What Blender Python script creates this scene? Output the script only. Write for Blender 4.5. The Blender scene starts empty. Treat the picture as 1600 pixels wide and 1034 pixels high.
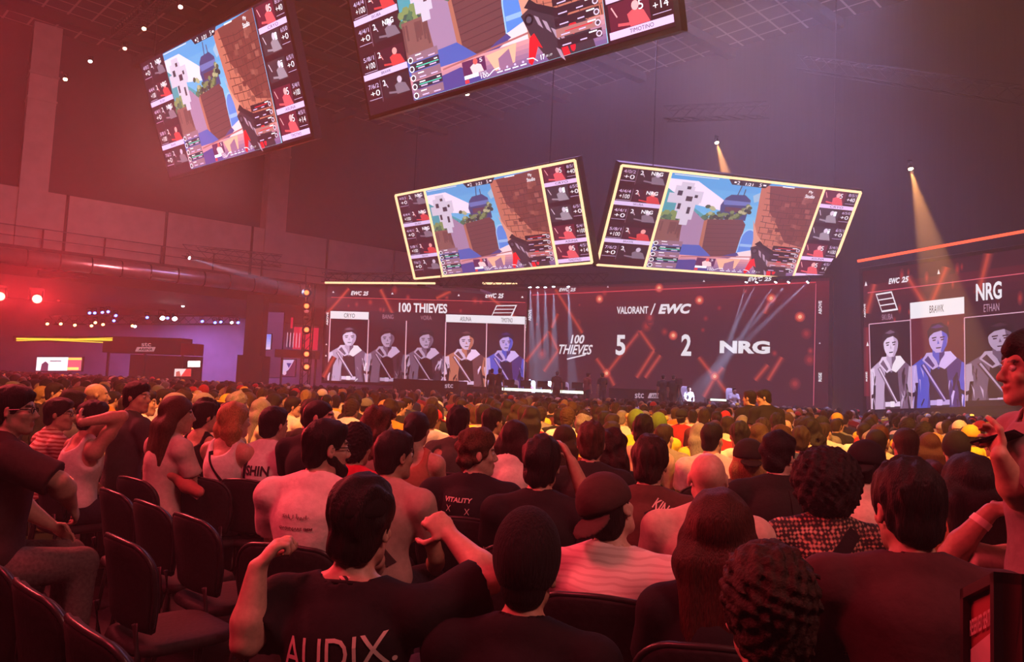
import bpy, bmesh, math, random
import numpy as np
from mathutils import Vector, Matrix

SC = bpy.context.scene
COL = SC.collection
PI = math.pi
V = Vector

# ------------------------------------------------------------------ camera
W, H, FPX, CZ = 1600, 1034, 1180.0, 1.52
ROLL = math.radians(2.5)
PITCH = math.atan(90 * math.cos(ROLL) / FPX)
FW = V((0, math.cos(PITCH), math.sin(PITCH)))
_R0 = V((1, 0, 0)); _U0 = _R0.cross(FW)
RT = math.cos(ROLL) * _R0 + math.sin(ROLL) * _U0
UP = -math.sin(ROLL) * _R0 + math.cos(ROLL) * _U0
EYE = V((0, 0, CZ))

def at(px, py, d):
    "world point seen at photo pixel (px, py), d metres along the view axis"
    return EYE + (FW + (px - W / 2) / FPX * RT - (py - H / 2) / FPX * UP) * d

def pix(p):
    q = V(p) - EYE; z = q.dot(FW)
    return (W / 2 + FPX * q.dot(RT) / z, H / 2 - FPX * q.dot(UP) / z, z)

def at_z(px, py, z):
    r = FW + (px - W / 2) / FPX * RT - (py - H / 2) / FPX * UP
    return EYE + r * ((z - CZ) / r.z)

cam = bpy.data.cameras.new('camera')
cam.sensor_width = 36.0; cam.lens = FPX / W * 36.0
cam.clip_start = 0.05; cam.clip_end = 300
camo = bpy.data.objects.new('camera', cam); COL.objects.link(camo)
camo.matrix_world = Matrix((( RT.x, UP.x, -FW.x, EYE.x), (RT.y, UP.y, -FW.y, EYE.y), (RT.z, UP.z, -FW.z, EYE.z), (0, 0, 0, 1)))
SC.camera = camo

# ------------------------------------------------------------------ world, view, lights
wd = bpy.data.worlds.new('hall_ambience'); SC.world = wd; wd.use_nodes = True
wd.node_tree.nodes['Background'].inputs[0].default_value = (0.35, 0.03, 0.06, 1)
wd.node_tree.nodes['Background'].inputs[1].default_value = 0.0
vs = SC.view_settings
vs.view_transform = 'Standard'; vs.look = 'None'; vs.gamma = 1.0; vs.use_curve_mapping = False
vs.exposure = 0.0
SC.cycles.max_bounces = 4; SC.cycles.diffuse_bounces = 2; SC.cycles.glossy_bounces = 2
SC.cycles.transmission_bounces = 2; SC.cycles.volume_bounces = 0; SC.cycles.transparent_max_bounces = 6
SC.cycles.sample_clamp_indirect = 2.0; SC.cycles.caustics_reflective = False; SC.cycles.caustics_refractive = False

def aim(o, tgt):
    o.rotation_euler = (V(tgt) - o.location).to_track_quat('-Z', 'Y').to_euler()

def area(name, loc, tgt, size, power, col, size_y=None, spread=180):
    L = bpy.data.lights.new(name, 'AREA'); L.energy = power; L.color = col; L.size = size
    L.spread = math.radians(spread)
    if size_y: L.shape = 'RECTANGLE'; L.size_y = size_y
    o = bpy.data.objects.new(name, L); COL.objects.link(o); o.location = loc; aim(o, tgt)
    return o

def spot(name, loc, tgt, power, col, deg, blend=0.3, rad=0.08):
    L = bpy.data.lights.new(name, 'SPOT'); L.energy = power; L.color = col
    L.spot_size = math.radians(deg); L.spot_blend = blend; L.shadow_soft_size = rad
    o = bpy.data.objects.new(name, L); COL.objects.link(o); o.location = loc; aim(o, tgt)
    return o

HAZE, BEAM = 0.0055, 9000.0
# house wash lamps hanging in the rigging over the seats, then added fill lights
area('red_wash_lamp', (-3.5, 1.0, 6.5), (0.3, 3.6, 0.9), 1.6, 140, (1.0, 0.05, 0.085), spread=100)
area('red_side_wash_lamp', (-7.5, 8.5, 6.5), (-2.8, 6.0, 0.8), 1.6, 300, (1.0, 0.075, 0.085), spread=80)
area('pink_wash_lamp', (3.5, -0.5, 6.5), (1.7, 3.2, 0.9), 1.6, 70, (1.0, 0.30, 0.27), spread=90)
spot('amber_wash_lamp', (3.0, 1.5, 11.0), (3.0, 10.5, 1.0), 22000, (1.0, 0.37, 0.07), 46, .8, .6)
spot('amber_side_wash_lamp', (-1.5, 3.5, 10.0), (-3.2, 11.0, 1.0), 12000, (1.0, 0.30, 0.07), 52, .9, .6)
spot('rose_wash_lamp', (8.0, 6.0, 13.0), (10.5, 21.0, 1.0), 4500, (1.0, 0.30, 0.28), 60, .8, .8)
spot('rose_far_lamp', (-2.0, 8.0, 13.0), (-6.0, 26.0, 1.0), 6500, (1.0, 0.20, 0.13), 60, .8, .8)
area('violet_roof_wash_lamp', (5.0, 34.0, 19.5), (5.0, 30.0, 0.0), 12.0, 4600, (0.46, 0.32, 0.74), spread=170)  # unseen fill added above the view to light the haze violet
area('violet_stage_wash_lamp', (12.0, 29.5, 19.8), (13.0, 33.0, 0.0), 5.0, 1900, (0.36, 0.34, 0.80), spread=80)  # unseen fill added to turn the haze near the stage bluer
area('violet_recess_lamp', (-21.5, 57.5, 5.9), (-21.5, 57.6, 0.0), 6.0, 1700, (0.50, 0.25, 0.88), spread=170)  # fill added under the gallery for the violet haze there
area('rose_wall_wash_lamp', (-12.0, 27.0, 10.0), (-24.0, 42.0, 11.0), 4.0, 1500, (1.0, 0.25, 0.27), spread=150)  # fill added to brighten the left wall and its band
area('ceiling_uplight_lamp', (0.0, 4.0, 12.5), (7.0, 36.0, 20.5), 3.0, 2600, (1.0, 0.62, 0.72), spread=50)  # fill added only to brighten the ceiling grid
# ------------------------------------------------------------------ materials
def lin(c):
    return tuple(((x / 255) / 12.92 if x <= 10 else ((x / 255 + 0.055) / 1.055) ** 2.4) for x in c)

def nodes(m):
    m.use_nodes = True
    return m.node_tree, m.node_tree.nodes['Principled BSDF']

MATS = {}
def mat(name, col, rough=0.6, metal=0.0, vary=0.0, scale=8.0, bump=0.0, spec=0.4, objcol=False, attr=None, stretch=None, sheen=0.0):
    "procedural surface: base colour modulated by noise; objcol multiplies in the object's own colour, attr a colour attribute"
    if name in MATS: return MATS[name]
    m = bpy.data.materials.new(name); nt, b = nodes(m); N = nt.nodes; Lk = nt.links
    b.inputs['Roughness'].default_value = rough; b.inputs['Metallic'].default_value = metal
    b.inputs['Specular IOR Level'].default_value = spec
    if sheen: b.inputs['Sheen Weight'].default_value = sheen
    src = None
    if objcol:
        oi = N.new('ShaderNodeObjectInfo'); src = oi.outputs['Color']
    elif attr:
        a = N.new('ShaderNodeAttribute'); a.attribute_name = attr; src = a.outputs['Color']
    tc = N.new('ShaderNodeTexCoord'); out = tc.outputs['Object']
    if stretch:
        mp = N.new('ShaderNodeMapping'); mp.inputs['Scale'].default_value = stretch
        Lk.new(out, mp.inputs['Vector']); out = mp.outputs['Vector']
    nz = N.new('ShaderNodeTexNoise'); nz.inputs['Scale'].default_value = scale; nz.inputs['Detail'].default_value = 3
    Lk.new(out, nz.inputs['Vector'])
    mr = N.new('ShaderNodeMapRange'); mr.inputs['To Min'].default_value = 1 - vary; mr.inputs['To Max'].default_value = 1 + vary
    mr.inputs['From Min'].default_value = 0.3; mr.inputs['From Max'].default_value = 0.7
    Lk.new(nz.outputs['Fac'], mr.inputs['Value'])
    mx = N.new('ShaderNodeVectorMath'); mx.operation = 'SCALE'
    if src: Lk.new(src, mx.inputs[0])
    else: mx.inputs[0].default_value = col[:3]
    Lk.new(mr.outputs['Result'], mx.inputs['Scale']); Lk.new(mx.outputs['Vector'], b.inputs['Base Color'])
    if bump:
        bp = N.new('ShaderNodeBump'); bp.inputs['Strength'].default_value = bump; bp.inputs['Distance'].default_value = 0.01
        Lk.new(nz.outputs['Fac'], bp.inputs['Height']); Lk.new(bp.outputs['Normal'], b.inputs['Normal'])
    MATS[name] = m
    return m

def glow(name, col, strength=1.0, attr=None):
    if name in MATS: return MATS[name]
    m = bpy.data.materials.new(name); m.use_nodes = True; nt = m.node_tree; nt.nodes.clear()
    e = nt.nodes.new('ShaderNodeEmission'); o = nt.nodes.new('ShaderNodeOutputMaterial')
    e.inputs['Color'].default_value = (*col[:3], 1); e.inputs['Strength'].default_value = strength
    if attr:
        a = nt.nodes.new('ShaderNodeAttribute'); a.attribute_name = attr; nt.links.new(a.outputs['Color'], e.inputs['Color'])
    nt.links.new(e.outputs[0], o.inputs['Surface']); MATS[name] = m
    return m

# ------------------------------------------------------------------ object helpers
def tag(o, label=None, cat=None, group=None, kind=None):
    if label: o['label'] = label
    if cat: o['category'] = cat
    if group: o['group'] = group
    if kind: o['kind'] = kind
    return o

def empty(name, loc=(0, 0, 0), rz=0.0):
    o = bpy.data.objects.new(name, None); COL.objects.link(o); o.location = loc; o.rotation_euler = (0, 0, rz)
    o.empty_display_size = 0.1
    return o

def link_mesh(name, me, m=None, parent=None, smooth=False):
    if m: me.materials.append(m)
    if smooth: me.polygons.foreach_set('use_smooth', [True] * len(me.polygons))
    o = bpy.data.objects.new(name, me); COL.objects.link(o)
    if parent: o.parent = parent
    return o

class MB:
    "collects boxes, bars, tubes and lathes; build() links them as one mesh object"
    def __init__(s): s.v = []; s.f = []
    def add(s, vs, fs):
        n = len(s.v); s.v += [tuple(x) for x in vs]; s.f += [tuple(i + n for i in f) for f in fs]; return s
    def box(s, c, size, M=None):
        hx, hy, hz = [q / 2 for q in size]; c = V(c)
        vs = [V((x, y, z)) for x in (-hx, hx) for y in (-hy, hy) for z in (-hz, hz)]
        if M is not None: vs = [M @ q for q in vs]
        return s.add([c + q for q in vs], [(0, 1, 3, 2), (4, 6, 7, 5), (0, 4, 5, 1), (2, 3, 7, 6), (0, 2, 6, 4), (1, 5, 7, 3)])
    def hexa(s, b, t):
        "prism between bottom ring b and top ring t"
        n = len(b); fs = [tuple(reversed(range(n))), tuple(range(n, 2 * n))]
        fs += [(i, (i + 1) % n, n + (i + 1) % n, n + i) for i in range(n)]
        return s.add(list(b) + list(t), fs)
    def bar(s, a, b, w, h=None):
        h = h or w; a = V(a); b = V(b); d = (b - a); L = d.length
        if L < 1e-6: return s
        q = d.to_track_quat('X', 'Z').to_matrix()
        return s.box((a + b) / 2, (L, w, h), q)
    def tube(s, a, b, ra, rb=None, n=10, cap=True):
        rb = ra if rb is None else rb; a = V(a); b = V(b); d = b - a
        q = d.to_track_quat('Z', 'Y').to_matrix(); vs = []
        for p, r in ((a, ra), (b, rb)):
            for i in range(n):
                t = 2 * PI * i / n; vs.append(p + q @ V((r * math.cos(t), r * math.sin(t), 0)))
        fs = [(i, (i + 1) % n, n + (i + 1) % n, n + i) for i in range(n)]
        if cap: fs += [tuple(reversed(range(n))), tuple(range(n, 2 * n))]
        return s.add(vs, fs)
    def path(s, pts, r, n=8):
        pts = [V(p) for p in pts]; vs = []; fs = []
        for k, p in enumerate(pts):
            d = (pts[min(k + 1, len(pts) - 1)] - pts[max(k - 1, 0)]).normalized()
            q = d.to_track_quat('Z', 'Y').to_matrix(); rr = r[k] if isinstance(r, (list, tuple)) else r
            vs += [p + q @ V((rr * math.cos(2 * PI * i / n), rr * math.sin(2 * PI * i / n), 0)) for i in range(n)]
        for k in range(len(pts) - 1):
            fs += [(k * n + i, k * n + (i + 1) % n, (k + 1) * n + (i + 1) % n, (k + 1) * n + i) for i in range(n)]
        m = (len(pts) - 1) * n
        fs += [tuple(reversed(range(n))), tuple(range(m, m + n))]
        return s.add(vs, fs)
    def sphere(s, c, r, nu=12, nv=8):
        r = r if isinstance(r, (tuple, list)) else (r, r, r); c = V(c); vs = [c + V((0, 0, r[2]))]; fs = []
        for j in range(1, nv):
            t = PI * j / nv
            vs += [c + V((r[0] * math.sin(t) * math.cos(2 * PI * i / nu), r[1] * math.sin(t) * math.sin(2 * PI * i / nu), r[2] * math.cos(t))) for i in range(nu)]
        vs.append(c - V((0, 0, r[2]))); last = len(vs) - 1
        for i in range(nu):
            fs.append((0, 1 + i, 1 + (i + 1) % nu)); fs.append((last, last - nu + (i + 1) % nu, last - nu + i))
        for j in range(nv - 2):
            for i in range(nu):
                a = 1 + j * nu
                fs.append((a + i, a + nu + i, a + nu + (i + 1) % nu, a + (i + 1) % nu))
        return s.add(vs, fs)
    def mesh(s, name='m'):
        me = bpy.data.meshes.new(name); me.from_pydata(s.v, [], s.f); me.update(); return me
    def build(s, name, m=None, parent=None, smooth=False, bevel=0.0):
        me = s.mesh(name)
        if bevel:
            bm = bmesh.new(); bm.from_mesh(me)
            bmesh.ops.bevel(bm, geom=list(bm.edges), offset=bevel, segments=2, affect='EDGES', clamp_overlap=True)
            bm.to_mesh(me); bm.free()
        return link_mesh(name, me, m, parent, smooth)

def struct(o): o['kind'] = 'structure'; return o

_TX = {}
def text_tris(s, bold=0.0, shear=0.0, spacing=1.0):
    "triangles of a line of lettering, normalised to width 1 x height 1, y up; also its aspect"
    key = (s, bold, shear, spacing)
    if key in _TX: return _TX[key]
    cu = bpy.data.curves.new('t', 'FONT'); cu.body = s; cu.offset = bold; cu.shear = shear
    cu.space_character = spacing; cu.resolution_u = 3
    o = bpy.data.objects.new('t', cu); COL.objects.link(o)
    dg = bpy.context.evaluated_depsgraph_get(); e = o.evaluated_get(dg); me = e.to_mesh(); me.calc_loop_triangles()
    vs = [(v.co.x, v.co.y) for v in me.vertices]; tr = [tuple(t.vertices) for t in me.loop_triangles]
    e.to_mesh_clear(); bpy.data.objects.remove(o); bpy.data.curves.remove(cu)
    xs = [v[0] for v in vs] or [0, 1]; ys = [v[1] for v in vs] or [0, 1]
    x0, x1, y0, y1 = min(xs), max(xs), min(ys), max(ys)
    vs = [((x - x0) / (x1 - x0), (y - y0) / (y1 - y0)) for x, y in vs]
    _TX[key] = (vs, tr, (x1 - x0) / (y1 - y0))
    return _TX[key]

def para(c, scale):
    "the flat parallelogram whose corners project to the four pixels c; mean depth = scale"
    R = [at(x, y, 1.0) - EYE for x, y in c]
    A = Matrix(((R[0].x, -R[1].x, R[2].x), (R[0].y, -R[1].y, R[2].y), (R[0].z, -R[1].z, R[2].z)))
    k = A.inverted() @ R[3]; d = [k.x, k.y, k.z, 1.0]; s = scale / (sum(d) / 4)
    return [EYE + R[i] * d[i] * s for i in range(4)]

class Paint:
    "flat picture for a LED screen: coloured polygons in (u right, v down), one mesh with a colour attribute"
    def __init__(s, q, lay=0.0005):
        s.q = [V(p) for p in q]; s.v = []; s.f = []; s.c = []; s.k = 0; s.lay = lay
        s.n = (s.q[1] - s.q[0]).cross(s.q[3] - s.q[0]).normalized()
        if s.n.dot(EYE - s.q[0]) < 0: s.n.negate()
        s.w = (s.q[1] - s.q[0]).length; s.h = (s.q[3] - s.q[0]).length; s.sub = (0, 0, 1, 1)
    def pt(s, u, v):
        a, b, c, d = s.sub; u = a + u * (c - a); v = b + v * (d - b)
        p = s.q[0] * (1 - u) * (1 - v) + s.q[1] * u * (1 - v) + s.q[2] * u * v + s.q[3] * (1 - u) * v
        return p + s.n * (s.lay * s.k)
    def poly(s, pts, col):
        s.k += 0.25; n = len(s.v); s.v += [tuple(s.pt(*p)) for p in pts]; s.f.append(tuple(range(n, n + len(pts)))); s.c.append(col); return s
    def rect(s, u0, v0, u1, v1, col): return s.poly([(u0, v0), (u1, v0), (u1, v1), (u0, v1)], col)
    def grad(s, u0, v0, u1, v1, c0, c1, n=6):
        for i in range(n):
            t = (i + .5) / n; s.rect(u0, v0 + (v1 - v0) * i / n, u1, v0 + (v1 - v0) * (i + 1) / n, tuple(a + (b - a) * t for a, b in zip(c0, c1)))
        return s
    def disc(s, u, v, ru, rv, col, n=12): return s.poly([(u + ru * math.cos(2 * PI * i / n), v + rv * math.sin(2 * PI * i / n)) for i in range(n)], col)
    def line(s, pts, w, col):
        "w in units of the picture's height"
        a, b, c, d = s.sub; ku = s.w * (c - a); kv = s.h * (d - b); w = w * kv / 2
        for (u0, v0), (u1, v1) in zip(pts, pts[1:]):
            dx, dy = (u1 - u0) * ku, (v1 - v0) * kv; L = math.hypot(dx, dy) or 1; nx, ny = -dy / L * w / ku, dx / L * w / kv
            s.poly([(u0 + nx, v0 + ny), (u1 + nx, v1 + ny), (u1 - nx, v1 - ny), (u0 - nx, v0 - ny)], col)
        return s
    def text(s, t, u0, v0, u1, v1, col, bold=0.0, shear=0.0, vert=False):
        vs, tr, _ = text_tris(t, bold, shear); s.k += 0.25; n = len(s.v)
        for x, y in vs:
            if vert: s.v.append(tuple(s.pt(u0 + (u1 - u0) * y if False else u0 + (u1 - u0) * (1 - y), v0 + (v1 - v0) * (1 - x))))
            else: s.v.append(tuple(s.pt(u0 + (u1 - u0) * x, v0 + (v1 - v0) * (1 - y))))
        for a in tr: s.f.append(tuple(i + n for i in a)); s.c.append(col)
        return s
    def build(s, name, parent, strength=1.0):
        me = bpy.data.meshes.new(name); o = parent.location
        me.from_pydata([tuple(V(p) - o) for p in s.v], [], s.f); me.update()
        ca = me.color_attributes.new('glow', 'FLOAT_COLOR', 'CORNER'); dat = []
        for p in me.polygons:
            c = lin(s.c[p.index]); dat += [c[0], c[1], c[2], 1.0] * p.loop_total
        ca.data.foreach_set('color', dat)
        return link_mesh(name, me, glow('led_picture_%.2f' % strength, (1, 1, 1), strength, 'glow'), parent)

def led_body(q, thick, margin, name, m, parent):
    "slab behind the picture q, slightly larger"
    q = [V(p) for p in q]; o = parent.location; ex = (q[1] - q[0]).normalized(); ey = (q[3] - q[0]).normalized()
    n = ex.cross(ey).normalized()
    if n.dot(EYE - q[0]) < 0: n.negate()
    g = [q[0] - ex * margin - ey * margin, q[1] + ex * margin - ey * margin, q[2] + ex * margin + ey * margin, q[3] - ex * margin + ey * margin]
    f = [p - n * 0.03 - o for p in g]; b = [p - n * (thick + .03) - o for p in g]
    return MB().hexa(b, f).build(name, m, parent), n
# ------------------------------------------------------------------ haze filling the hall
hz = MB().box((0, 28, 10.6), (110, 110, 21.6)).build('haze')
tag(hz, 'thin purple and red stage haze filling the whole hall', 'haze', kind='stuff')
hm = bpy.data.materials.new('stage_haze'); hm.use_nodes = True; hm.node_tree.nodes.clear()
_s = hm.node_tree.nodes.new('ShaderNodeVolumeScatter'); _o = hm.node_tree.nodes.new('ShaderNodeOutputMaterial')
_s.inputs['Color'].default_value = (0.9, 0.9, 0.9, 1); _s.inputs['Density'].default_value = HAZE; _s.inputs['Anisotropy'].default_value = 0.1
hm.node_tree.links.new(_s.outputs[0], _o.inputs['Volume']); hz.data.materials.append(hm)

# ------------------------------------------------------------------ the shell of the hall
DARK = mat('black_paint', (0.012, 0.011, 0.013), 0.7, vary=0.3, scale=2)
STEEL = mat('black_steel', (0.02, 0.02, 0.022), 0.45, 0.6, vary=0.2, scale=20)
CONC = mat('painted_concrete', (0.30, 0.25, 0.25), 0.8, vary=0.12, scale=1.5, bump=0.1)
DRAPE = mat('black_drape', (0.010, 0.009, 0.012), 0.95, vary=0.4, scale=3, stretch=(3, 3, 0.1))
WHITE = mat('white_plastic', (0.7, 0.7, 0.72), 0.4, vary=0.05)
FLOORM = mat('dark_carpet', (0.018, 0.014, 0.016), 0.95, vary=0.35, scale=30, bump=0.2)

A0, B0 = at(0, 293, 41), at(410, 360, 50)
WD = V((B0.x - A0.x, B0.y - A0.y, 0)).normalized()      # along the left wall, away from us
WN = V((WD.y, -WD.x, 0))                                # from the left wall into the hall
CEIL = 20.5
E1, E2 = V((17.88, 34.12, 0)), V((-0.66, 50.39, 0))
FD = (E1 - E2).normalized()                             # along the far wall, towards the right
FN = V((-FD.y, FD.x, 0));  FN = FN if FN.y < 0 else -FN
corner = None
def isect(p, d, q, e):
    k = ((q.x - p.x) * e.y - (q.y - p.y) * e.x) / (d.x * e.y - d.y * e.x); return p + d * k
A2 = V((A0.x, A0.y, 0)); corner = isect(A2, WD, E2, FD)
def slab(p, q, z0, z1, n, t):
    a, b = V((p.x, p.y, 0)), V((q.x, q.y, 0)); n = n * t
    r = [a, b, b + n, a + n]
    return MB().hexa([x + V((0, 0, z0)) for x in r], [x + V((0, 0, z1)) for x in r])
wl0 = A2 - WD * 45
struct(slab(A2 - WD * 45, corner, 6.4, CEIL, -WN, 0.4).build('wall_left', DARK))
struct(slab(corner, corner + FD * 62, 0, CEIL, -FN, 0.4).build('wall_far', DRAPE))
rr = corner + FD * 62
struct(slab(rr, rr - WD * 70, 0, CEIL, FD, 0.4).build('wall_right', DRAPE))
struct(MB().box((2, 30, -0.15), (120, 130, 0.3)).build('floor', FLOORM))

# ceiling: dark mesh panels in a pale grid
cm = bpy.data.materials.new('ceiling_grid'); nt, b = nodes(cm); N = nt.nodes; Lk = nt.links
tc = N.new('ShaderNodeTexCoord'); mp = N.new('ShaderNodeMapping'); mp.inputs['Rotation'].default_value = (0, 0, math.radians(-45))
bk = N.new('ShaderNodeTexBrick'); bk.offset = 0.0; bk.inputs['Scale'].default_value = 1.0
bk.inputs['Brick Width'].default_value = 1.15; bk.inputs['Row Height'].default_value = 1.15; bk.inputs['Mortar Size'].default_value = 0.055
bk.inputs['Color1'].default_value = (0.035, 0.03, 0.033, 1); bk.inputs['Color2'].default_value = (0.05, 0.043, 0.047, 1); bk.inputs['Mortar'].default_value = (0.30, 0.27, 0.28, 1)
Lk.new(tc.outputs['Object'], mp.inputs['Vector']); Lk.new(mp.outputs['Vector'], bk.inputs['Vector']); Lk.new(bk.outputs['Color'], b.inputs['Base Color'])
b.inputs['Roughness'].default_value = 0.9
cpoly = [corner, rr, rr - WD * 70, wl0]
struct(MB().hexa([p + V((0, 0, CEIL)) for p in cpoly], [p + V((0, 0, CEIL + .3)) for p in cpoly]).build('ceiling', cm))
# beams under the ceiling, running across the hall
for k in range(9):
    o_ = corner + FD * (3.0 + 5.6 * k)
    bm_ = MB().bar(o_ + V((0, 0, CEIL - .3)), o_ - WD * 55 + V((0, 0, CEIL - .3)), 0.5, 0.5).build('trim_%d' % (k + 1), DARK); struct(bm_)
for k in range(4):
    o_ = corner - WD * (7 + 13 * k)
    bm_ = MB().bar(o_ + V((0, 0, CEIL - .5)), o_ + FD * 60 + V((0, 0, CEIL - .5)), 0.35, 0.5).build('trim_%d' % (k + 20), DARK); struct(bm_)

# columns on the left wall
for n_, (cx, dd) in enumerate(((46, 41.9), (425, 50.3), (-300, 36))):
    p = at(cx, 330, dd); p.z = 0; k = (p - A2).dot(WD); p = A2 + WD * k + WN * 0.5
    q = WD.to_track_quat('X', 'Z').to_matrix()
    c = MB().box(p + V((0, 0, 14.2)), (1.35, 1.1, 12.5), q).box(p + V((0, 0, 17.6)), (1.45, 1.2, .12), q).box(p + V((0, 0, 16.2)), (1.45, 1.2, .12), q).build('pillar', CONC)
    struct(c)
# parapet band of the upper gallery with dark joints, railing
zb0, zb1 = 7.9, 11.2
a_, b_ = A2 - WD * 30 + WN * .9, corner + WN * .9
par = struct(slab(a_, b_, zb0, zb1, -WN, 0.25).build('trim_40', CONC))
for k in range(8):
    p = A2 + WD * (-12.5 + 5.2 * k) + WN * 0.93
    struct(MB().bar(p + V((0, 0, zb0)), p + V((0, 0, zb1)), 0.12, 0.12).build('trim_%d' % (41 + k), DARK))
rail = tag(empty('gallery_railing', tuple(A2 + WN * 1.6 + V((0, 0, 7.9)))), 'dark thin railing running along the pale gallery wall', 'railing')
ro = rail.location
mbp = MB()
for h_ in (0.55, 1.1):
    p, q = A2 - WD * 12 + WN * 1.6, corner + WN * 1.6; mbp.bar(p + V((0, 0, 7.9 + h_)) - ro, q + V((0, 0, 7.9 + h_)) - ro, .05, .05)
mbp.build('handrail', STEEL, rail)
for k in range(12):
    p = A2 + WD * (-10 + 3.0 * k) + WN * 1.6
    MB().bar(p + V((0, 0, 7.9)) - ro, p + V((0, 0, 9.0)) - ro, .07, .07).build('post', STEEL, rail)
# gallery floor and its deep dark underside
struct(slab(a_ - WD * 6 + WN * 1.2, b_ + WN * 1.2, 6.3, 7.9, -WN, 16).build('trim_60', DARK))
# back of the recess under the gallery
PURW = mat('violet_back_wall', (0.26, 0.22, 0.30), 0.9, vary=0.2, scale=0.6)  # violet of the lit haze put into the wall colour
struct(slab(A2 - WD * 40 - WN * 15, corner + WD * 14 - WN * 15, 0, 6.4, -WN, 0.3).build('wall_back', PURW))
# big pale duct along the gallery edge
d0, d1 = at(-160, 379, 35.2), at(482, 455, 48.3)
duct = tag(empty('air_duct', tuple(d0)), 'long pale round air duct below the gallery wall', 'air duct')
MB().tube(V((0, 0, 0)), d1 - d0, 0.42, n=20).build('pipe', mat('galvanised_duct', (0.55, 0.46, 0.48), 0.28, 0.85, vary=0.08, scale=3), duct, True)
for k in range(14):
    t = (k + .5) / 14; p = (d1 - d0) * t; u = (d1 - d0).normalized()
    MB().tube(p - u * .03, p + u * .03, 0.45, n=20).build('joint_ring', STEEL, duct)
d0, d1 = at(60, 425, 40), at(260, 448, 45)
du2 = tag(MB().tube((0, 0, 0), d1 - d0, 0.16, n=14).build('service_pipe', MATS['galvanised_duct'], smooth=True), 'thin pale service pipe under the big air duct', 'pipe'); du2.location = d0
# ------------------------------------------------------------------ LED screens
WHT, LAV, GRY, DK, RED = (250, 246, 255), (214, 188, 232), (120, 96, 118), (34, 16, 26), (225, 30, 48)

def mini_person(P, u0, v0, u1, v1, c1, c2, bg):
    P.rect(u0, v0, u1, v1, bg); w, h = u1 - u0, v1 - v0
    P.poly([(u0 + .5 * w, v0 + .95 * h), (u0 + .45 * w, v0 + .5 * h), (u0 + .6 * w, v0 + .38 * h), (u0 + .85 * w, v0 + .5 * h), (u0 + .98 * w, v0 + .95 * h)], c1)
    P.disc(u0 + .66 * w, v0 + .27 * h, .09 * w, .17 * h, c2)
    P.line([(u0 + .5 * w, v0 + .85 * h), (u0 + .2 * w, v0 + .78 * h)], .1 * h, c1)
    P.line([(u0 + .08 * w, v0 + .12 * h), (u0 + .2 * w, v0 + .5 * h)], .05 * h, c2)

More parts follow.
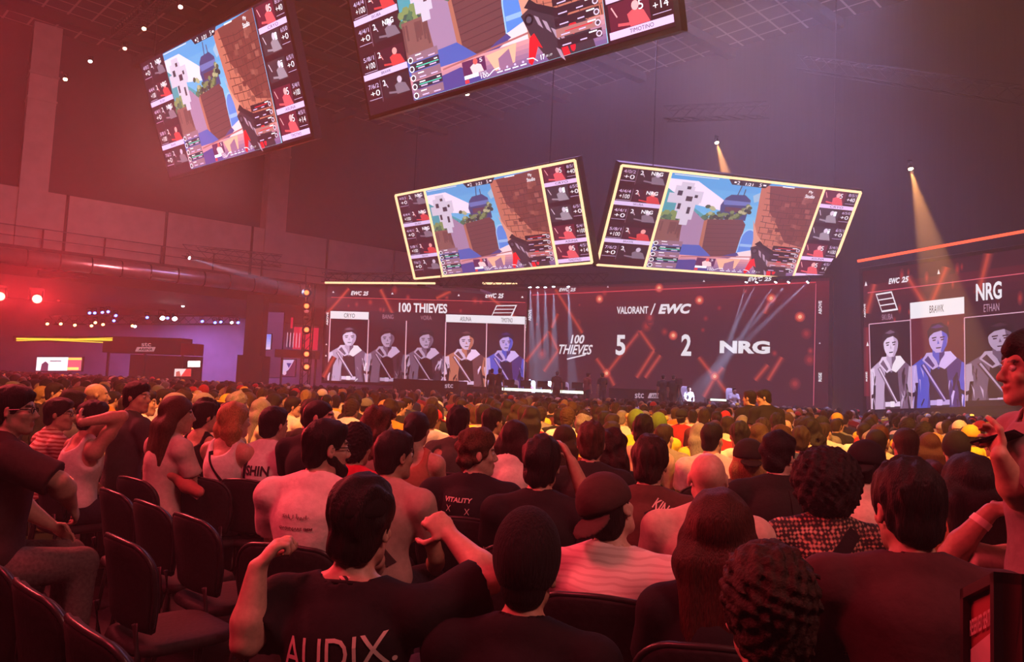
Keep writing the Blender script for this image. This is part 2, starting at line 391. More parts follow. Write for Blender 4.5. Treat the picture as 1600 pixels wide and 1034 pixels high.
def game_picture(P, hot):
    "plain shooter-match broadcast: street view between walls, two columns of player cameras, score bar"
    P.rect(0, 0, 1, 1, (46, 20, 34))
    # left and right camera columns
    for i in range(5):
        v0, v1 = .02 + i * .19, .19 + i * .19
        lit = i in (1, 3)
        P.text(('4/0/2', '4/4/4', '4/4/1', '5/8/1', '7/6/2')[i], .015, v0 + .015, .06, v0 + .045, LAV)
        P.text(('+0', '+100', '+0', '+100', '+0')[i], .02, v0 + .06, .06, v0 + .10, WHT)
        P.rect(.01, v0 + .118, .065, v0 + .121, LAV); P.rect(.066, v0, .068, v1 - .02, GRY)
        mini_person(P, .075, v0, .185, v1 - .035, (205, 60, 66) if lit else (120, 104, 122), (232, 150, 150) if lit else (196, 176, 200), (64, 24, 44) if lit else (44, 30, 44))
        P.text('2', .078, v0 + .01, .09, v0 + .05, WHT)
        if i < 3: P.text('NRG', .12, v0 + .008, .165, v0 + .045, WHT, .02)
        if lit:
            P.rect(.003, v1 - .04, .188, v1, LAV); P.text(('', 'SKUBA', '', 'BRAWK', '')[i], .08, v1 - .03, .12, v1 - .01, DK)
        v0, v1 = .02 + i * .193, .205 + i * .193; lit = i in (0, 3, 4)
        P.text(('8/5/1', '6/5/0', '6/5/1', '5/4/1', '4/5/1')[i], .955, v0 + .01, .992, v0 + .04, LAV)
        P.text(('+40', '+0', '+0', '+100', '+14')[i], .953, v0 + .055, .99, v0 + .095, WHT)
        P.rect(.95, v0 + .118, .995, v0 + .121, LAV)
        mini_person(P, .842, v0, .945, v1 - .035, (224, 84, 96) if lit else (150, 134, 150), (240, 170, 176) if lit else (212, 194, 214), (96, 28, 52) if lit else (60, 46, 58))
        P.text(('', '1', 'i', '5', '5')[i] or '5', .918, v0 + .02, .93, v0 + .07, WHT)
        if lit:
            P.rect(.838, v1 - .04, .998, v1, (226, 190, 236)); P.text(('CRYO', '', '', 'ASUNA', 'TIMOTINO')[i], .89, v1 - .031, .95, v1 - .009, DK)
    P.sub = (.193, 0.012, .832, .985)
    R = P.rect; G = P.poly; Ln = P.line
    P.grad(0, 0, 1, 1, (70, 150, 214), (150, 210, 232), 8)
    G([(0, .06), (.18, .06), (.46, .30), (.40, .34), (.2, .30), (0, .16)], (238, 216, 240))
    G([(0, .15), (.16, .3), (.3, .42), (.36, .52), (0, .52)], (62, 150, 168))
    rng = random.Random(4)
    for _ in range(60):
        u = rng.uniform(.0, .36); v = rng.uniform(.40, .50); P.disc(u, v, .02, .028, rng.choice([(70, 110, 84), (120, 140, 90), (50, 84, 80), (150, 150, 110)]), 6)
    R(0, .48, .2, .72, (128, 84, 84)); G([(.15, .50), (.2, .36), (.27, .44), (.34, .5), (.34, .74), (.17, .74)], (158, 124, 160))
    for _ in range(14):
        u = rng.uniform(0, .16); R(u, .5, u + .012, .5 + rng.uniform(.05, .2), (104, 66, 70))
    # far tower
    G([(.36, .28), (.38, .20), (.41, .16), (.5, .15), (.545, .2), (.55, .42), (.38, .42)], (54, 66, 116))
    G([(.37, .22), (.55, .22), (.54, .26), (.38, .27)], (96, 112, 176)); R(.395, .29, .52, .34, (92, 60, 80)); Ln([(.45, .16), (.46, .06)], .012, (48, 54, 92)); Ln([(.49, .16), (.49, .09)], .012, (48, 54, 92))
    G([(.55, .15), (.60, .10), (.60, .2), (.57, .22)], (150, 180, 210))
    for _ in range(70):
        u = rng.uniform(.28, .56); v = .36 + .06 * math.sin(u * 20) + rng.uniform(-.05, .06); P.disc(u, v, .016, .02, rng.choice([(66, 84, 66), (112, 128, 84), (170, 168, 130), (38, 54, 60)]), 6)
    # brick block
    G([(.30, .44), (.53, .41), (.56, .46), (.56, .78), (.33, .92)], (104, 62, 68)); G([(.285, .46), (.305, .44), (.335, .92), (.31, .95)], (170, 104, 90))
    for i in range(9):
        v = .47 + i * .048; Ln([(.31 + i * .003, v + .02), (.555, v - .005)], .005, (80, 44, 54))
    # blue arch
    pts = [(.555, .78)] + [(.605 - .05 * math.cos(t), .60 - .1 * math.sin(t)) for t in [PI * i / 10 for i in range(11)]] + [(.655, .74)]
    G(pts, (150, 190, 236)); G([(.562, .77)] + [(.605 - .043 * math.cos(t), .61 - .095 * math.sin(t)) for t in [PI * i / 10 for i in range(11)]] + [(.648, .73)], (78, 130, 214))
    R(.565, .67, .645, .70, (140, 176, 226))
    # right wall
    G([(.585, .03), (1, .0), (1, .92), (.66, .92), (.655, .62), (.62, .45)], (186, 108, 92))
    G([(.64, .03), (1, .0), (1, .66), (.86, .62), (.76, .42), (.69, .3)], (116, 60, 58))
    for i in range(12):
        v = .1 + i * .062; j = rng.uniform(-.01, .01)
        Ln([(.63 + i * .004, v), (.8, v + .015 + j), (1, v - .005)], .006, (84, 42, 46) if i < 9 else (146, 80, 74))
        for k in range(6):
            u = .66 + k * .06 + (i % 2) * .03; Ln([(u, v), (u + .003, v + .06)], .006, (84, 42, 46))
    for _ in range(26):
        u = rng.uniform(.7, .96); v = rng.uniform(.08, .6); P.poly([(u, v), (u + .035, v + .004), (u + .034, v + .045), (u + .002, v + .04)], rng.choice([(134, 74, 68), (104, 52, 52), (150, 86, 78)]))
    G([(.60, .40), (.66, .56), (.70, .62), (.70, .8), (.655, .8), (.64, .6)], (214, 146, 128))
    # ground
    G([(.0, .74), (.30, .72), (.42, .86), (.0, .9)], (66, 92, 176)); G([(.33, .92), (.56, .77), (.66, .73), (.66, .95), (.2, .98)], (244, 206, 214)); G([(.33, .92), (.5, .8), (.56, .77), (.58, .8), (.4, .91)], (74, 66, 130))
    P.grad(0, .84, 1, 1, (226, 150, 156), (110, 84, 140), 6)
    Ln([(.2, .86), (.72, .80)], .012, (170, 100, 104)); G([(.05, .92), (.3, .88), (.42, 1), (.0, 1)], (70, 66, 140)); G([(.44, .86), (.6, .84), (.58, .95), (.48, .97)], (240, 176, 150)); G([(.5, .9), (.56, .86), (.57, .96), (.5, .98)], (150, 104, 140))
    # minimap
    for (u, v, w, h, c) in ((.05, .12, .12, .12, 1), (.08, .08, .08, .3, 1), (.02, .2, .2, .1, 1), (.1, .3, .1, .16, 1), (.13, .42, .05, .1, 1), (.17, .16, .06, .12, 1), (.07, .17, .03, .05, 0), (.13, .22, .04, .05, 0), (.09, .30, .02, .06, 0), (.155, .33, .02, .07, 0), (.12, .12, .025, .03, 0), (.18, .2, .02, .03, 0)):
        R(u, v, u + w, v + h, (204, 190, 212) if c else (60, 52, 70))
    # rifle, plain
    G([(.64, .70), (.70, .66), (.80, .76), (.93, .84), (.95, 1), (.74, 1), (.68, .86)], (62, 46, 60)); G([(.66, .66), (.69, .62), (.72, .66), (.86, .76), (.84, .80)], (44, 32, 44))
    for (u, v) in ((.70, .72), (.735, .76), (.77, .82), (.8, .86), (.78, .94)): G([(u, v), (u + .02, v + .02), (u + .035, v + .09), (u + .015, v + .06)], (170, 140, 164))
    P.disc(.675, .735, .022, .035, (30, 24, 34)); P.disc(.675, .735, .013, .02, (84, 72, 92))
    G([(.665, .84), (.69, .82), (.72, .92), (.70, .9), (.68, .96), (.66, 1), (.645, .98)], (236, 30, 44)); P.disc(.865, .86, .022, .035, (232, 34, 50), 8); G([(.80, .92), (.83, .94), (.84, 1), (.81, 1)], (232, 34, 50)); P.disc(.855, .96, .012, .03, (220, 30, 50), 8)
    # overlays
    for i in range(5):
        v = .70 + i * .06; d = i in (1, 3)
        G([(.015, v), (.19, v - .004), (.19, v + .05), (.015, v + .054)], (40, 40, 60) if d else (140, 104, 124)); P.disc(.022, v + .035, .016, .022, WHT, 10); P.disc(.022, v + .035, .011, .015, (60, 50, 66), 10)
        R(.055, v + .008, .09, v + .016, WHT)
        if d: R(.05, v + .024, .185, v + .03, (70, 220, 190)); R(.16, v + .008, .18, v + .016, WHT)
        R(.06, v + .036, .10, v + .044, LAV); R(.13, v + .036, .17, v + .044, LAV)
        v = .66 + i * .06; d = i in (0, 3)
        G([(.79, v), (.985, v + .006), (.985, v + .055), (.79, v + .05)], (52, 30, 44) if i != 3 else (170, 110, 110)); R(.93, v + .01, .965, v + .018, WHT); P.disc(.972, v + .035, .013, .018, (220, 200, 226), 10); P.disc(.972, v + .035, .008, .011, (80, 50, 66), 10)
        if d: R(.83, v + .022, .95, v + .028, (226, 36, 56))
        R(.81, v + .036, .85, v + .043, LAV); R(.89, v + .036, .92, v + .043, LAV)
    R(.31, .855, .435, .945, (90, 40, 84)); P.poly([(.36, .945), (.35, .9), (.375, .88), (.41, .9), (.42, .945)], (240, 200, 206)); P.disc(.382, .873, .013, .02, (220, 90, 90), 8); P.text('5', .405, .862, .42, .886, WHT); R(.312, .945, .39, .968, WHT); P.text('7/6/1', .395, .95, .43, .963, WHT); R(.312, .972, .335, .995, (226, 60, 70))
    G([(.36, .0), (.64, .0), (.61, .055), (.39, .055)], (36, 30, 48)); P.text('2', .42, .012, .437, .048, WHT); P.text('1:21', .475, .02, .525, .05, WHT, .02); P.text('5', .565, .012, .58, .048, WHT)
    R(.4, .02, .415, .035, WHT); R(.59, .02, .61, .035, WHT); R(.02, .01, .3, .018, (210, 214, 230)); R(.72, .016, .8, .026, WHT)
    P.text('Fly', .905, .03, .935, .065, WHT, .02); P.text('Studio', .89, .072, .955, .11, WHT, .02)
    P.text('100', .40, .963, .44, .99, WHT); P.text('17', .705, .955, .725, .985, WHT, .02); P.text('25 | 57', .73, .965, .76, .98, WHT); Ln([(.44, .985), (.47, .96), (.5, .955)], .006, WHT); Ln([(.69, .985), (.67, .96), (.64, .955)], .006, WHT)
    for u in (.5, .54, .58, .62): R(u - .015, .978, u + .015, .985, WHT); P.disc(u, .965, .006, .008, LAV, 6)
    P.sub = (0, 0, 1, 1)

FRAMEG = glow('warm_led_strip', lin((255, 214, 160)), 1.6)
REDG = glow('orange_led_strip', lin((255, 96, 66)), 1.6)
def hang(root, pts, top=CEIL):
    "steel wires from a screen's top corners to the ceiling"
    for p in pts: MB().bar(V(p) - root.location, V((p.x, p.y, top)) - root.location, .04, .04).build('hanging_wire', STEEL, root)

def game_screen(q, label, strips, strength):
    root = tag(empty('hanging_screen', tuple((V(q[2]) + V(q[3])) / 2)), label, 'screen', 'hanging match screens')
    led_body(q, .35, .12, 'casing', STEEL, root)
    P = Paint(q); game_picture(P, 1); P.build('display', root, strength)
    n = P.n
    hang(root, [V(q[0]).lerp(V(q[1]), .12), V(q[0]).lerp(V(q[1]), .88)])
    if strips:
        L = lambda a, b: MB().bar(V(a) + n * .05 - root.location, V(b) + n * .05 - root.location, .09, .09).build('light_strip', FRAMEG, root)
        for i in range(4): L(q[i], q[(i + 1) % 4])
        for u in (.19, .834): L(V(q[0]).lerp(V(q[1]), u), V(q[3]).lerp(V(q[2]), u))
    return root
S1 = game_screen(para([(619, 305), (899, 250), (926, 410), (649, 435)], 36), 'hanging screen framed by warm light strip, above the five portrait panels', True, 1.3)
S2 = game_screen(para([(971, 258), (1344, 300), (1292, 438), (932, 413)], 34.5), 'hanging screen framed by warm light strip, above the score wall', True, 1.3)
S3 = game_screen(para([(219, 100), (439, -14), (487, 213), (265, 277)], 31), 'frameless hanging screen in front of the pale wall pillars', False, 1.6)
bl = at(579, 181, 25.0)
# bottom edge level: find the matching depth on the right corner
lo, hi = 14., 24.
for _ in range(40):
    m_ = (lo + hi) / 2
    if at(1056, 41, m_).z < bl.z: lo = m_
    else: hi = m_
br = at(1056, 41, lo); ex = (br - bl).normalized(); r0 = at(545, 0, 1) - EYE; pn = (bl - EYE).cross(r0)
dv = pn.cross(ex)
up_ = ex.cross(pn); dd_ = up_.normalized()
dd_ = dd_ if dd_.z > 0 else -dd_
hh = (br - bl).length / 2.45
S4 = game_screen([bl + dd_ * hh, br + dd_ * hh, br, bl], 'largest hanging screen, cut off by the top of the picture', False, 1.6)

# ---- stage wall screens
def sparks(P, seed, n, box=(0, 0, 1, 1)):
    "blurred red embers and orange bars of the stage graphics"
    rng = random.Random(seed)
    for _ in range(n):
        u = rng.uniform(box[0], box[2]); v = rng.uniform(box[1], box[3]); r = rng.uniform(.01, .035)
        for k, t in ((1.0, .35), (.7, .6), (.4, 1.0)):
            P.disc(u, v, r * k * .55, r * k * 1.5, tuple(int(a * t + b * (1 - t)) for a, b in zip((170, 56, 54), (70, 26, 44))), 10)
def bar(P, a, b, w=.026, c=(190, 72, 58)):
    for k, t in ((2.4, .18), (1.8, .38), (1.2, .65), (.6, 1.0)):
        P.line([a, b], w * k, tuple(int(x * t + y * (1 - t)) for x, y in zip(c, (74, 26, 42))))

def ewc(P, u, v, w, h): P.text('EWC', u, v, u + w * .62, v + h, WHT, .04, .25); P.text('25', u + w * .68, v, u + w, v + h, WHT, .04, .25)
def tri(P, u, v, r=.006): P.poly([(u, v - r * 2), (u + r, v + r * 1.6), (u - r, v + r * 1.6)], WHT)
def edge_words(P, u0, u1, flip=False):
    P.text('ABOVE', u0, .16, u1, .28, WHT, .03, 0, True); P.text('RISE', u0, .80, u1, .89, WHT, .03, 0, True)

def portrait(P, box, c, seed=0):
    "plain generic standing figure in a long coat filling one roster panel"
    keep = P.sub; w_, h_ = keep[2] - keep[0], keep[3] - keep[1]
    P.sub = (keep[0] + box[0] * w_, keep[1] + box[1] * h_, keep[0] + box[2] * w_, keep[1] + box[3] * h_); l, m, d = c; rng = random.Random(seed)
    cl = lambda x: min(max(x, .012), .988)
    G = lambda pts, c_: P.poly([(cl(.52 + (u - .52) * 1.4), min(1, v * 1.12 + .02)) for u, v in pts], c_)
    D_ = lambda u, v, ru, rv, c_, n: G([(u + ru * math.cos(2 * PI * i / n), v + rv * math.sin(2 * PI * i / n)) for i in range(n)], c_)
    dk = tuple(int(v * .45) for v in d); hi = tuple(min(255, int(v * 1.12)) for v in l)
    mid = tuple(int((a_ + b_) / 2) for a_, b_ in zip(m, d))
    G([(.06, 1), (.03, .60), (.10, .45), (.34, .36), (.70, .36), (.94, .45), (.98, .62), (.97, 1)], mid)
    G([(.36, .37), (.52, .50), (.68, .37), (.66, 1), (.40, 1)], dk)                                   # dark shirt front
    G([(.10, .45), (.34, .36), (.42, .42), (.40, .60), (.36, 1), (.22, 1), (.24, .62)], m); G([(.94, .45), (.70, .36), (.62, .42), (.64, .62), (.67, 1), (.80, 1), (.78, .62)], d)
    G([(.03, .60), (.10, .45), (.22, .44), (.24, .62), (.21, 1), (.05, 1)], l); G([(.98, .62), (.94, .45), (.82, .44), (.79, .62), (.82, 1), (.97, 1)], m)
    G([(.20, .62), (.24, .62), (.21, 1), (.17, 1)], dk); G([(.79, .62), (.76, .62), (.80, 1), (.84, 1)], dk)
    for _ in range(30):          # creases and seams
        u = rng.choice([rng.uniform(.05, .36), rng.uniform(.66, .95)]); v = rng.uniform(.44, .9); a = rng.uniform(-.05, .05); t_ = rng.uniform(.006, .022)
        G([(u, v), (u + t_, v + .01), (u + a + t_ * .4, v + rng.uniform(.08, .2)), (u + a, v + .06)], rng.choice([l, m, dk, dk, hi]))
    G([(.30, .40), (.36, .33), (.45, .33), (.52, .47), (.44, .50)], l); G([(.76, .40), (.68, .33), (.59, .33), (.52, .47), (.60, .50)], hi); G([(.33, .40), (.38, .36), (.47, .46), (.44, .48)], d)
    G([(.44, .30), (.60, .30), (.60, .36), (.52, .44), (.44, .36)], m); G([(.53, .30), (.60, .30), (.60, .36), (.53, .43)], d)
    D_(.52, .20, .125, .135, l, 18); G([(.43, .25), (.61, .25), (.575, .335), (.48, .335)], l)
    G([(.56, .10), (.645, .17), (.63, .27), (.575, .335), (.55, .33), (.585, .22)], m)
    G([(.385, .21), (.375, .12), (.44, .055), (.56, .045), (.655, .10), (.665, .22), (.63, .16), (.56, .125), (.46, .14), (.41, .17)], dk); G([(.42, .09), (.52, .06), (.60, .09), (.50, .10)], d)
    for u in (.465, .575): G([(u - .032, .185), (u + .032, .180), (u + .03, .192), (u - .03, .198)], dk); G([(u - .022, .208), (u + .022, .205), (u + .018, .218), (u - .018, .220)], dk)
    G([(.515, .21), (.535, .25), (.505, .252)], m); G([(.485, .285), (.56, .282), (.55, .294), (.495, .296)], dk)
    G([(.40, .80), (.66, .80), (.66, .85), (.40, .85)], l); G([(.49, .795), (.56, .795), (.56, .855), (.49, .855)], hi); G([(.12, .72), (.23, .70), (.23, .74), (.12, .76)], dk); G([(.80, .70), (.93, .72), (.93, .76), (.80, .74)], dk)
    G([(.28, .45), (.33, .43), (.62, .80), (.58, .82)], d); G([(.30, .45), (.32, .44), (.61, .80), (.60, .81)], l)
    P.sub = keep

MONO = ((240, 214, 248), (200, 170, 208), (120, 92, 122)); MONO2 = ((186, 158, 192), (112, 88, 114), (62, 40, 58)); BLUE = ((196, 170, 236), (76, 88, 206), (60, 44, 120)); TAN = ((226, 190, 226), (196, 116, 96), (110, 64, 74))
# roster screen
q = para([(512, 447), (826, 455), (824, 607), (506, 594)], 42.0)
root = tag(empty('stage_screen', tuple((q[2] + q[3]) / 2)), 'wide stage screen headed 100 THIEVES with five player panels', 'screen', 'stage wall screens')
led_body(q, .4, .15, 'casing', STEEL, root)
P = Paint(q); P.rect(0, 0, 1, 1, (64, 24, 40)); P.rect(0, .12, 1, .25, (92, 24, 38)); sparks(P, 3, 16, (.1, .02, .9, .24))
bar(P, (.0, .3), (.11, .02)); bar(P, (.27, .02), (.34, .3)); bar(P, (.55, .1), (.62, .02)); bar(P, (.95, .3), (.8, .05))
P.rect(.02, .115, .985, .12, (240, 90, 96))
ewc(P, .12, .045, .09, .045); ewc(P, .79, .03, .09, .05)
for u in (.03, .33, .66, .97): tri(P, u, .06)
P.text('100 THIEVES', .365, .155, .605, .255, WHT, .03)
P.poly([(.845, .155), (.945, .145), (.92, .275), (.82, .28)], WHT); 
for k in range(3):
    v = .165 + k * .037; P.poly([(.848 - k * .008, v), (.937 - k * .008, v - .008), (.931 - k * .008, v + .022), (.841 - k * .008, v + .028)], (92, 24, 38))
us = (.02, .215, .405, .60, .80, .985)
for i in range(5):
    P.rect(us[i] + .003, .34, us[i + 1] - .003, 1.0, (50, 22, 36))
    portrait(P, (us[i], .38, us[i + 1], 1.0), (MONO, MONO2, MONO2, TAN, BLUE)[i], i + 2)
    on = i in (0, 3, 4); P.rect(us[i], .265, us[i + 1], .345, WHT if on else (60, 26, 40))
    P.text(('CRYO', 'BANG', 'VORA', 'ASUNA', 'TIMOTINO')[i], us[i] + .07, .285, us[i] + .125, .33, DK if on else (176, 130, 150))
    P.rect(us[i] - .002, .345, us[i] + .003, 1.0, (244, 190, 210))
bar(P, (.0, .97), (.05, .75)); P.rect(.982, .345, .987, 1, (244, 190, 210)); P.text('ABOVE', .988, .27, .998, .42, WHT, .03, 0, True); P.text('RISE', .988, .86, .998, .93, WHT, .03, 0, True)
P.text('ABOVE', .002, .28, .012, .42, WHT, .03, 0, True); tri(P, .007, .62, .005); tri(P, .007, .74, .005)
P.build('display', root)
# score screen
t0 = at(828, 448, 41.3); lo, hi = 30., 41.
for _ in range(40):
    m_ = (lo + hi) / 2
    if at(1296, 434, m_).z < t0.z: lo = m_
    else: hi = m_
t1 = at(1296, 434, lo); q = [t0, t1, V((t1.x, t1.y, .9)), V((t0.x, t0.y, .9))]
root = tag(empty('stage_screen', tuple((q[2] + q[3]) / 2)), 'widest stage screen with the 5 and 2 score and both team logos', 'screen', 'stage wall screens')
led_body(q, .4, .15, 'casing', STEEL, root)
SQ = q
def uvp(px, py):
    "position on the score screen seen at a photo pixel"
    r = (FW + (px - W / 2) / FPX * RT - (py - H / 2) / FPX * UP); n = (SQ[1] - SQ[0]).cross(SQ[3] - SQ[0]); k = (SQ[0] - EYE).dot(n) / r.dot(n); p = EYE + r * k - SQ[0]
    ex, ey = SQ[1] - SQ[0], SQ[3] - SQ[0]
    return (p.dot(ex) / ex.length_squared, p.dot(ey) / ey.length_squared)
def prect(P, fn, t, x0, y0, x1, y1, **k):
    (u0, v0), (u1, v1) = uvp(x0, y0), uvp(x1, y1); fn(t, u0, v0, u1, v1, WHT, **k)
P = Paint(q); P.rect(0, 0, 1, 1, (66, 26, 42)); P.grad(.0, .02, 1, .35, (112, 26, 42), (66, 26, 42), 8)
sparks(P, 11, 15, (.02, .03, .95, .6)); sparks(P, 15, 5, (.6, .4, .95, .95))
for a, b in (((868, 452), (910, 520)), ((862, 512), (872, 490)), ((822, 565), (858, 518)), ((858, 518), (872, 548)), ((872, 548), (850, 580)), ((932, 560), (950, 585)), ((948, 583), (1000, 517)), ((1000, 517), (1022, 548)), ((1022, 548), (995, 590)), ((1032, 555), (1008, 590)), ((950, 583), (960, 602)), ((1092, 558), (1117, 590)), ((1117, 588), (1135, 612)), ((1117, 590), (1100, 620)), ((1117, 590), (1130, 574)), ((1222, 558), (1200, 594)), ((1200, 570), (1180, 594)), ((1205, 460), (1195, 490))):
    bar(P, uvp(*a), uvp(*b), .022)
for a in ((1205, 466), (1093, 469), (1052, 524), (948, 583), (1117, 588), (1250, 495), (937, 467), (1030, 450)):
    u, v = uvp(*a)
    for k, c in ((1.4, (170, 54, 52)), (1.0, (226, 96, 76)), (.5, (255, 190, 150))): P.disc(u, v, .011 * k, .028 * k, c)
u0, v0 = uvp(832, 462); P.line([uvp(832, 461), uvp(1275, 441)], .008, (226, 70, 84))
prect(P, P.text, 'VALORANT', 964, 479, 1013, 490, bold=.03); P.line([uvp(1017, 492), uvp(1024, 474)], .01, WHT)
prect(P, P.text, 'EWC', 1029, 475, 1080, 490, bold=.05, shear=.25)
prect(P, P.text, '5', 963, 523, 977, 555, bold=.03); prect(P, P.text, '2', 1065, 522, 1080, 556, bold=.03)
prect(P, P.text, 'NRG', 1125, 532, 1203, 553, bold=.05)
prect(P, P.text, '100', 892, 523, 913, 537, bold=.03, shear=.2); prect(P, P.text, 'THIEVES', 874, 538, 926, 554, bold=.02, shear=.35); P.line([uvp(886, 561), uvp(915, 554)], .012, WHT)
prect(P, P.text, 'EWC', 874, 450, 889, 455, bold=.04, shear=.25); prect(P, P.text, '25', 891, 450, 900, 455, bold=.04, shear=.25)
prect(P, P.text, 'EWC', 1169, 433, 1192, 439, bold=.04, shear=.25); prect(P, P.text, '25', 1194, 433, 1206, 439, bold=.04, shear=.25)
for x in (950, 1100): u, v = uvp(x, 448 - (x - 950) * .06); tri(P, u, v, .004)
P.line([uvp(1275, 443), uvp(1271, 640)], .006, (206, 96, 120))
for t, y0, y1 in (('ABOVE', 470, 491), ('RISE', 582, 596)):
    (a, b), (c, d) = uvp(1279, y0), uvp(1284, y1); P.text(t, a, b, c, d, WHT, .03, 0, True)
    (a, b), (c, d) = uvp(826, y0 + 14), uvp(830, y1 + 10); P.text(t, a, b, c, d, WHT, .03, 0, True)
u, v = uvp(1281, 536); tri(P, u, v, .003)
P.build('display', root, .9)
# right roster screen
q = para([(1348, 424), (1600, 388), (1600, 632), (1354, 640)], 31.5)
ext = 1.55
q = [q[0], q[0].lerp(q[1], ext), q[3].lerp(q[2], ext), q[3]]
root = tag(empty('stage_screen', tuple((q[2] + q[3]) / 2)), 'stage screen headed NRG with grey figures beside the seats', 'screen', 'stage wall screens')
led_body(q, .4, .15, 'casing', STEEL, root)
P = Paint(q); P.sub = (0, 0, 1 / ext, 1); P.rect(0, 0, ext, 1, (58, 24, 40)); P.grad(0, .1, ext, .3, (92, 26, 44), (58, 24, 40), 4)
sparks(P, 21, 14, (.1, .05, .98, .4)); bar(P, (.55, .05), (.42, .35)); bar(P, (.3, .08), (.42, .3)); bar(P, (.8, 0), (.74, .25)); bar(P, (.08, .1), (.02, .3)); bar(P, (.02, .4), (.01, .9), .02, (130, 34, 50))
P.line([(.03, .155), (ext, .155)], .006, (226, 100, 120))
P.text('EWC', .175, .075, .25, .115, WHT, .04, .25); P.text('25', .26, .075, .31, .115, WHT, .04, .25); tri(P, .50, .075, .009); tri(P, .02, .09, .009); tri(P, .02, .52, .009)
P.text('NRG', .725, .185, .875, .30, WHT, .03); P.text('ETHAN', .77, .325, .86, .375, (190, 150, 176))
P.poly([(.085, .17), (.195, .165), (.235, .30), (.125, .305)], WHT)
for k in range(3): v = .18 + k * .04; P.poly([(.093 + k * .0118, v), (.190 + k * .0118, v - .004), (.20 + k * .0118, v + .028), (.103 + k * .0118, v + .032)], (70, 24, 42))
for a, b, c, v in ((.035, .315, MONO, .38), (.315, .655, BLUE, .37), (.655, 1.06, MONO2, .40)):
    P.rect(a, v - .0, b, 1, (40, 20, 34)) if a != .315 else P.rect(a, v, b, 1, (96, 30, 48))
    if a == .315: sparks(P, 8, 5, (a, .4, b, .7))
    portrait(P, (a, v, b, 1.0), c, int(a * 90)); P.rect(a - .003, v, a + .003, 1, (230, 180, 206)); P.rect(a, v - .004, b, v + .002, (230, 180, 206))
P.rect(.315, .26, .655, .37, WHT); P.text('BRAWK', .44, .295, .53, .345, DK); P.text('SKUBA', .125, .32, .2, .36, (180, 140, 166))
P.rect(.655, .96, ext, 1, (34, 18, 30))
P.text('ABOVE', .002, .23, .014, .33, WHT, .03, 0, True); P.text('RISE', .002, .72, .014, .79, WHT, .03, 0, True)
P.build('display', root)

# light bars on the rigging above the screens
for i, (a, b, m_, lab) in enumerate((((508, 441.5, 42.3), (680, 442.5, 41.5), FRAMEG, 'long warm light bar above the roster screen'), ((754, 442.5, 41.2), (808, 443.5, 41.0), FRAMEG, 'short warm light bar beside the score screen top'), ((1340, 408, 31.5), (1640, 354, 27.5), REDG, 'red light bar above the screen headed NRG'))):
    p, r_ = at(*a), at(*b); o = MB().bar(V((0, 0, 0)), r_ - p, .10, .10).build('light_bar', m_); o.location = p; tag(o, lab, 'light bar')
# trusses carrying them
def truss(p, q, s, lab, name='lighting_truss'):
    p, q = V(p), V(q); L = (q - p).length; d = (q - p) / L; side = d.cross(V((0, 0, 1))).normalized(); mb = MB()
    root = tag(empty(name, tuple(p)), lab, 'truss', 'lighting trusses')
    cs = [side * a * s / 2 + V((0, 0, b * s / 2)) for a in (-1, 1) for b in (-1, 1)]
    for c in cs: mb.bar(c, q - p + c, .05, .05)
    mb.build('chord', STEEL, root); mb = MB(); n = max(2, int(L / s))
    for k in range(n):
        x, y = d * (L * k / n), d * (L * (k + 1) / n); x, y = (x, y)
        for i, j in ((0, 1), (1, 3), (3, 2), (2, 0)):
            mb.bar(x + cs[i], y + cs[j], .03, .03)
    mb.build('bracing', STEEL, root); return root
PALE = mat('grey_aluminium', (0.25, 0.22, 0.23), 0.4, 0.6, vary=0.1)
truss(at(505, 434, 42.6), at(690, 435, 41.8), .5, 'black truss above the roster screen')
truss(at(690, 440, 39), at(950, 436, 37), .5, 'black truss below the framed hanging screen')
truss(at(1250, 98, 34), at(1600, 150, 27), .6, 'dark lighting truss high under the ceiling')
truss(at(1040, 178, 37), at(1200, 172, 34.5), .6, 'faint distant truss behind the hanging screens')
truss(at(285, 392, 46), at(440, 408, 48), .7, 'dark truss hung along the gallery wall')
truss(at(180, 55, 38), at(262, -10, 30), .5, 'dark truss near the hanging screen without frame')
gang = tag(MB().box((0, 0, 0), (.9, 4.0, .12), Matrix.Rotation(math.radians(52), 3, 'Z')).build('roof_panel', mat('mauve_panel', (.32, .22, .3), .6)), 'slanted grey mauve panel below the framed hanging screen', 'panel')
gang.location = at(715, 452, 40.6); gang.rotation_euler = (0, math.radians(8), math.radians(0))
